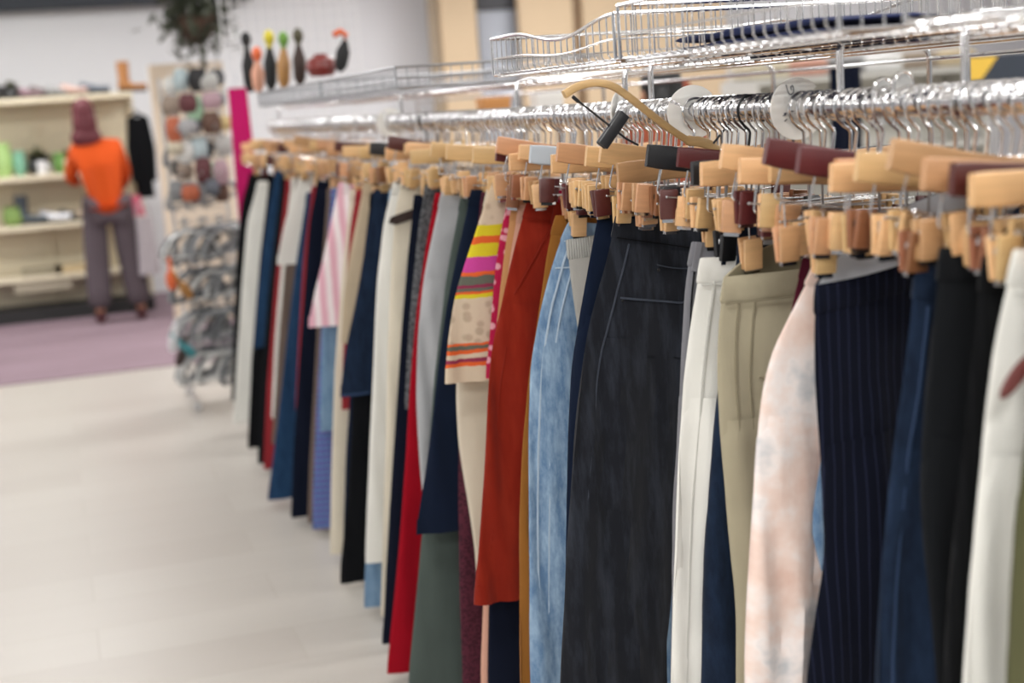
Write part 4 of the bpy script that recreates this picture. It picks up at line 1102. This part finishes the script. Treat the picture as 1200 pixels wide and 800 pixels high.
for px, py, nm, hx, ry in ((215, 405, 'teal', '3f8a92', -.7), (204, 395, 'white', 'd8d8dc', .2), (214, 412, 'dark brown', '3d2d2a', .4), (214, 335, 'tan', 'a5743c', -.5), (200, 322, 'orange', 'cf5a3a', 0)):
    p = at(px, py, YA - .32); root = empty('hair_brush', tuple(p), 0, '%s hair brush hanging low on the display stand' % nm, 'brush', 'brushes low on the display stand', ry=ry)
    m = MB(); m.ball((0, 0, -.03), (.03, .012, .06), 10); m.tube([(0, 0, .02), (0, 0, .1)], .011, 8, up=Vector((0, 1, 0))); m.build('brush_body', plain(nm.replace(' ', '_') + '_plastic', hx, .4), root)
    m = MB()
    for i in range(12): m.tube([((i % 3 - 1) * .014, -.01, -.06 + (i // 3) * .018), ((i % 3 - 1) * .016, -.026, -.06 + (i // 3) * .018)], .002, 5)
    m.build('bristles', KB, root)
# magenta cloth hanging beside the stand
def drape(name, px0, px1, py0, py1, Y, mat, label, cat, depth=.06, flare=1.0):
    a = at(px0, py0, Y); b = at(px1, py0, Y); c_ = at((px0 + px1) / 2, py1, Y)
    root = empty(name, ((a.x + b.x) / 2, Y, c_.z), 0, label, cat); W_ = b.x - a.x; H_ = a.z - c_.z
    m = MB(); rows = []; n = 36
    for i in range(26):
        f = i / 25; row = []
        for j in range(n):
            t_ = 2 * pi * j / n; x = W_ / 2 * (.8 + .2 * f * flare) * (abs(cos(t_)) ** .7) * (1 if cos(t_) > 0 else -1)
            y = depth / 2 * sin(t_) * (.5 + .5 * f) + .012 * f * sin(x * 60 + 3 * f)
            row.append((x, y, H_ * (1 - f)))
        rows.append(row)
    b_ = m.grid(rows, True); m.face([b_ + j for j in range(n)][::-1]); e = b_ + 25 * n; m.face([e + j for j in range(n)])
    m.build('cloth', mat, root, uvf=lambda co: (co.x, H_ - co.z))
    return root, W_, H_
root, W_, H_ = drape('scarf', 264, 292, 104, 262, 8.15, C('magenta_satin', 'b01c5e'), 'magenta scarf hanging at the far end of the rack', 'scarf')
m = MB(); m.tube([(-.03, 0, H_ - .005), (0, 0, H_ + .04), (.0, 0.02, H_ + .09)], .003, 6); m.tube([(-.09, 0, H_ - .004), (.09, 0, H_ - .004)], .006, 8); m.build('hanger_bar', GREYP, root)

# ------------------------------------------------------------------ people
def skin_obj(name, joints, edges, mat, parent=None, sub=2, uv=False):
    me = bpy.data.meshes.new(name); me.from_pydata([j[0] for j in joints], edges, [])
    o = bpy.data.objects.new(name, me); col.objects.link(o)
    sm = o.modifiers.new('skin', 'SKIN'); sm.use_smooth_shade = True
    for v, j in zip(me.skin_vertices[0].data, joints):
        r = j[1]; v.radius = r if isinstance(r, tuple) else (r, r)
    me.skin_vertices[0].data[0].use_root = True
    ss = o.modifiers.new('sub', 'SUBSURF'); ss.levels = sub; ss.render_levels = sub
    dg = bpy.context.evaluated_depsgraph_get(); ev = o.evaluated_get(dg); nm = bpy.data.meshes.new_from_object(ev)
    o.modifiers.clear(); o.data = nm; nm.materials.clear(); nm.materials.append(mat)
    nm.polygons.foreach_set('use_smooth', [True] * len(nm.polygons))
    if parent is not None: o.parent = parent
    return o
SKIN = plain('skin', 'b9876c', .55, 0, .04)
def person(loc, rz, pose, top, trs, hairm, label, sc_=1.0):
    """pose: dict of joints in metres (z up, facing -y)"""
    root = empty('person', loc, rz, label, 'person')
    P = dict(pelvis=(0, 0, .95), waist=(0, 0, 1.08), chest=(0, 0, 1.30), neck0=(0, 0, 1.47), neck1=(0, -.01, 1.53), head0=(0, -.02, 1.60), head1=(0, -.015, 1.68), head2=(0, 0, 1.74),
             shl=(.17, 0, 1.42), ell=(.22, .0, 1.15), wrl=(.20, -.12, .93), hal=(.19, -.15, .86),
             shr=(-.17, 0, 1.42), elr=(-.22, .0, 1.15), wrr=(-.20, -.12, .93), har=(-.19, -.15, .86),
             hil=(.10, 0, .90), knl=(.11, -.01, .49), anl=(.12, .02, .09), tol=(.13, -.14, .04),
             hir=(-.10, 0, .90), knr=(-.11, -.01, .49), anr=(-.12, .02, .09), tor=(-.13, -.14, .04))
    P.update(pose)
    V = {k: Vector(v) for k, v in P.items()}
    order = [('pelvis', (.13, .10)), ('waist', (.11, .085)), ('chest', (.13, .09)), ('neck0', .055), ('neck1', .052), ('head0', (.066, .078)), ('head1', (.076, .092)), ('head2', (.058, .07)),
             ('shl', .058), ('ell', .042), ('wrl', .028), ('hal', (.02, .036)), ('shr', .058), ('elr', .042), ('wrr', .028), ('har', (.02, .036)),
             ('hil', .085), ('knl', .055), ('anl', .038), ('tol', .035), ('hir', .085), ('knr', .055), ('anr', .038), ('tor', .035)]
    idx = {k: i for i, (k, r) in enumerate(order)}
    J = [(tuple(V[k]), r) for k, r in order]
    E = [(idx[a], idx[b]) for a, b in (('pelvis', 'waist'), ('waist', 'chest'), ('chest', 'neck0'), ('neck0', 'neck1'), ('neck1', 'head0'), ('head0', 'head1'), ('head1', 'head2'),
         ('chest', 'shl'), ('shl', 'ell'), ('ell', 'wrl'), ('wrl', 'hal'), ('chest', 'shr'), ('shr', 'elr'), ('elr', 'wrr'), ('wrr', 'har'),
         ('pelvis', 'hil'), ('hil', 'knl'), ('knl', 'anl'), ('anl', 'tol'), ('pelvis', 'hir'), ('hir', 'knr'), ('knr', 'anr'), ('anr', 'tor'))]
    # fingers and thumb
    for hnd, wr, sx in (('hal', 'wrl', 1), ('har', 'wrr', -1)):
        d = (V[hnd] - V[wr]).normalized(); s = Vector((0, 1, 0)) - d * d.y; s.normalize()
        for q, (o_, ln) in enumerate(((-.024, .062), (-.008, .072), (.008, .068), (.023, .052))):
            b = V[hnd] + s * o_ + d * .018; j0 = len(J)
            J += [(tuple(b), .009), (tuple(b + d * ln * .5 + Vector((-sx * .006, 0, 0))), .008), (tuple(b + d * ln + Vector((-sx * .02, 0, 0))), .0065)]
            E += [(idx[hnd], j0), (j0, j0 + 1), (j0 + 1, j0 + 2)]
        b = V[wr] + d * .035 - s * .03; j0 = len(J)
        J += [(tuple(b), .011), (tuple(b + d * .03 - s * .02), .009)]; E += [(idx[hnd], j0), (j0, j0 + 1)]
    skin_obj('body', J, E, SKIN, root)
    off = .014
    # top
    V['hem'] = V['pelvis'] + Vector((0, 0, -.09))
    o2 = [('waist', (.20, .14)), ('pelvis', (.21, .15)), ('hem', (.205, .15)), ('chest', (.20, .15)), ('neck0', .085), ('shl', .073), ('ell', .056), ('wl2', .042), ('shr', .073), ('elr', .056), ('wr2', .042)]
    V['wl2'] = V['ell'].lerp(V['wrl'], .82); V['wr2'] = V['elr'].lerp(V['wrr'], .82)
    i2 = {k: i for i, (k, r) in enumerate(o2)}
    skin_obj('top', [(tuple(V[k]), r) for k, r in o2], [(i2[a], i2[b]) for a, b in (('waist', 'pelvis'), ('pelvis', 'hem'), ('waist', 'chest'), ('chest', 'neck0'), ('chest', 'shl'), ('shl', 'ell'), ('ell', 'wl2'), ('chest', 'shr'), ('shr', 'elr'), ('elr', 'wr2'))], top, root)
    o3 = [('pelvis', (.17, .13)), ('hil', .115), ('knl', .105), ('anl', .108), ('hir', .115), ('knr', .105), ('anr', .108)]
    i3 = {k: i for i, (k, r) in enumerate(o3)}
    V['anl'] = V['anl'] + Vector((0, 0, .0)); 
    skin_obj('trousers', [(tuple(V[k]), r) for k, r in o3], [(i3[a], i3[b]) for a, b in (('pelvis', 'hil'), ('hil', 'knl'), ('knl', 'anl'), ('pelvis', 'hir'), ('hir', 'knr'), ('knr', 'anr'))], trs, root)
    for an, to in (('anl', 'tol'), ('anr', 'tor')):
        m = MB(); a = V[an]; b = V[to]; m.tube([(a.x, a.y + .05, .05), (a.x, a.y, .055), tuple(a.lerp(b, .5).xy) + (.045,), (b.x, b.y - .02, .035)], .045, 12, scales=[(.8, .9), (1, 1.1), (1, .9), (.75, .7)])
        m.build('shoe', plain('dark_red_shoe', '4a2226', .6), root)
    # hair and face
    h = V['head1'] - Vector((0, -.0, 0)); m = MB()
    m.ball(h + Vector((0, .022, .018)), (.088, .098, .105), 14); m.ball(h + Vector((0, .07, -.09)), (.095, .06, .15), 12); m.ball(h + Vector((0, .07, -.19)), (.12, .06, .09), 12)
    rr = random.Random(2)
    for k_ in range(40):
        a = rr.uniform(.2, pi - .2); p0 = h + Vector((.08 * cos(a), .03 + .08 * sin(a), .03)); m.tube([tuple(p0), tuple(p0 + Vector((.006 * cos(a), .012, -.07))), tuple(p0 + Vector((-.006 * cos(a), .008, -.15)))], .007, 5)
    m.build('hair', hairm, root)
    m = MB(); m.ball(h + Vector((0, -.1, -.03)), (.012, .016, .02), 8)
    for s in (-1, 1): m.ball(h + Vector((s * .078, 0, -.03)), (.01, .02, .03), 8)
    m.build('nose_and_ears', SKIN, root)
    m = MB()
    for s in (-1, 1): m.ball(h + Vector((s * .03, -.086, -.002)), (.012, .006, .007), 8)
    m.ball(h + Vector((0, -.085, -.065)), (.022, .007, .006), 8)
    m.build('eyes_and_mouth', plain('dark_eye', '2c1a18', .4), root)
    root.scale = (sc_,) * 3
    return root
yp = atf(135, 378).y; px_ = at(133, 300, yp).x
TROG = C('dark_mauve_grey_wool', '5b5257'); ORG = C('orange_fleece', 'c8501f')
person((px_, yp, .008), pi, dict(waist=(.02, 0, 1.10), chest=(.04, 0, 1.32), neck0=(.07, 0, 1.47), neck1=(.09, -.01, 1.53), head0=(.10, -.03, 1.61), head1=(.105, -.03, 1.69), head2=(.105, -.01, 1.75),
       shl=(.20, -.02, 1.41), ell=(.26, -.10, 1.18), wrl=(.20, -.28, 1.13), hal=(.17, -.34, 1.13), shr=(-.12, -.02, 1.42), elr=(-.17, -.08, 1.18), wrr=(-.12, -.22, 1.05), har=(-.12, -.26, 1.0),
       hil=(.11, 0, .92), hir=(-.10, 0, .92), knl=(.13, 0, .5), knr=(-.13, 0, .5), anl=(.15, .02, .10), anr=(-.17, .02, .10), tol=(.16, -.13, .04), tor=(-.19, -.13, .04)),
       ORG, TROG, plain('dark_auburn_hair', '5b1f28', .6), 'person seen from behind in an orange top and dark grey trousers at the shelves', 1.06)
p = at(148, 243, yp - .12)
rt, W_, H_ = drape('pink_garment', 128, 168, 231, 254, yp + .16, C('pink_jersey', 'd9748a'), 'pink garment hanging at waist height beside the person', 'garment', .1)
rt, W_, H_ = drape('plastic_bag', 156, 181, 255, 322, yp - .1, C('translucent_grey_plastic', 'b6b0b4'), 'pale grey carrier bag hanging beside the dark grey trousers', 'bag', .12)
m = MB(); m.tube([(-.06, 0, H_ - .01), (-.04, 0, H_ + .1), (0, 0, H_ + .13), (.04, 0, H_ + .1), (.06, 0, H_ - .01)], .008, 8, up=Vector((0, 1, 0))); m.build('handle', C('translucent_grey_plastic', 'b6b0b4'), rt)
rt, W_, H_ = drape('black_jacket', 150, 172, 138, 232, yp + .5, BLACKC, 'black jacket hanging at the right end of the cream shelves', 'jacket', .14)
m = MB(); 
for s in (-1, 1): m.tube([(s * W_ * .35, 0, H_ - .03), (s * W_ * .55, -.02, H_ * .6), (s * W_ * .5, -.05, H_ * .2)], .04, 10, scales=[1, .9, .7])
m.build('sleeve', BLACKC, rt); m = MB(); m.tube([(-.09, 0, H_ - .02), (0, 0, H_ + .03), (.09, 0, H_ - .02)], .015, 8); m.tube([(0, 0, H_ + .02), (0, .1, H_ + .06), (0, .5, H_ + .06)], .005, 6); m.build('collar', BLACKC, rt)

# person browsing behind the rack
yq = 5.6; pq = at(790, 104, yq)
hz = pq.z
dx = 0.0
person((pq.x - .02, yq, .008), pi + .15, dict(waist=(.0, -.01, 1.10), chest=(.0, -.05, 1.31), neck0=(-.0, -.08, 1.49), neck1=(-.01, -.1, 1.55), head0=(-.02, -.12, hz - .075), head1=(-.02, -.12, hz - .0), head2=(-.02, -.11, hz + .06),
       shr=(-.13, -.06, 1.50), elr=(-.15, -.14, 1.66), wrr=(-.12, -.33, 1.60), har=(-.11, -.39, 1.59), shl=(.16, -.06, 1.46)),
       C('terracotta_knit', '8d4a36'), BLACKC, plain('black_hair', '101012', .5), 'dark-haired person in a terracotta top stooping behind the rack')

# ------------------------------------------------------------------ right background: goods beyond the rack
def back_shelf(px0, px1, py, Y, label):
    a = at(px0, py, Y); b = at(px1, py, Y); c_ = ((a.x + b.x) / 2, Y, 0)
    root = empty('shop_shelf', c_, 0, label, 'shelving'); W_ = b.x - a.x; z = (a.z + b.z) / 2
    for zz_ in (.3, .75, 1.15, z):
        m = MB(); m.box((0, 0, zz_ - .02), (W_, .5, .04)); m.build('shelf', plain('pale_grey_shelf', 'c4c2bc', .6), root, smooth=False, bevel=.003)
    m = MB(); m.box((0, .24, z / 2), (W_, .02, z)); m.build('back_panel', plain('off_white_panel', 'cfccc4', .7), root, smooth=False)
    for s in (-1, 1): m = MB(); m.box((s * (W_ / 2 + .015), 0, z / 2), (.03, .52, z)); m.build('end_panel', plain('pale_grey_shelf', 'c4c2bc', .6), root, smooth=False)
    return root, z, a.x, b.x
root, zs, xa2, xb2 = back_shelf(868, 1128, 86, 9.0, 'pale grey shelving unit seen under the wire baskets')
rr = random.Random(8)
for i, (nm, hx) in enumerate((('cream', 'd8cfb9'), ('rose', 'c79a8a'), ('grey', '8f8f8f'), ('white', 'e2e2e0'), ('taupe', '9c8f80'), ('beige', 'c8b89a'))):
    x = xa2 + (xb2 - xa2) * (i + .5) / 6
    folded('folded_blanket', (x, 9.0, zs), (.34, .3, .12), 2, C(nm + '_blanket_cloth', hx), '%s folded blanket on the shelving under the baskets' % nm, 'blanket')
# hanging navy garment beyond
drape('hanging_garment', 968, 1012, 76, 190, 6.2, NAVY, 'dark navy garment hanging beyond the rail, right of the size disc', 'garment', .08, .2)[0]
# yellow and black boards
def board(px0, px1, py0, py1, Y, mats, label):
    a = at(px0, py0, Y); b = at(px1, py1, Y); root = empty('sign_board', ((a.x + b.x) / 2, Y, 0), 0, label, 'sign')
    W_ = b.x - a.x; z1 = a.z; z0 = b.z
    m = MB(); m.box((0, 0, (z0 + z1) / 2), (W_, .03, z1 - z0)); m.build('dark_panel', mats[1], root, smooth=False, bevel=.004)
    m = MB(); bq = 0
    for y_ in (-.0155, -.0225): m.v.extend([(-W_ / 2 + .005, y_, z0 + .01), (-W_ * .3, y_, z0 + .01), (-W_ * .02, y_, z1 - .01), (-W_ / 2 + .005, y_, z1 - .01)])
    m.face((0, 1, 2, 3)); m.face((7, 6, 5, 4))
    for i in range(4): m.face((i, 4 + i, 4 + (i + 1) % 4, (i + 1) % 4))
    m.build('yellow_panel', mats[0], root, smooth=False)
    m = MB(); m.tube([(0, .02, 0), (0, .02, z0 + .02)], .02, 10, up=Vector((0, 1, 0))); m.lathe([(.16, 0), (.16, .02), (.03, .03)], (0, .02, 0), 20); m.build('stand', STEEL, root)
board(1132, 1204, 66, 92, 7.2, (plain('yellow_board', 'e6bd4a', .6), plain('dark_blue_grey_board', '343c48', .6)), 'yellow and dark blue board standing beyond the rack, top right')
# distant people's stuff: tan carton near the rail at far side
for px, py, nm, hx in ((578, 116, 'orange', 'd99a5c'), (640, 110, 'white', 'dfe1ea')):
    p = at(px, py, 7.0); root = empty('storage_box', (p.x, 7.0, 0), 0, '%s storage box on a stool behind the rack' % nm, 'box')
    m = MB(); m.box((0, 0, p.z - .06), (.14, .13, .12)); m.build('box_body', plain(nm + '_card', hx, .7), root, smooth=False, bevel=.004)
    m = MB(); m.box((0, 0, p.z - .006), (.15, .14, .03)); m.build('lid', plain(nm + '_card', hx, .7), root, smooth=False, bevel=.004)
    m = MB(); m.box((0, 0, p.z - .135), (.24, .24, .03))
    for sx in (-1, 1):
        for sy in (-1, 1): m.tube([(sx * .105, sy * .105, 0.0), (sx * .09, sy * .09, p.z - .15)], .015, 8)
    m.build('stool', STEEL, root)

# ------------------------------------------------------------------ render look
scene.view_settings.view_transform = 'Standard'; scene.view_settings.look = 'None'; scene.view_settings.gamma = 1
scene.view_settings.use_curve_mapping = False
scene.view_settings.exposure = 0.6
scene.cycles.use_denoising = True
scene.cycles.max_bounces = 6
scene.cycles.caustics_reflective = False; scene.cycles.caustics_refractive = False
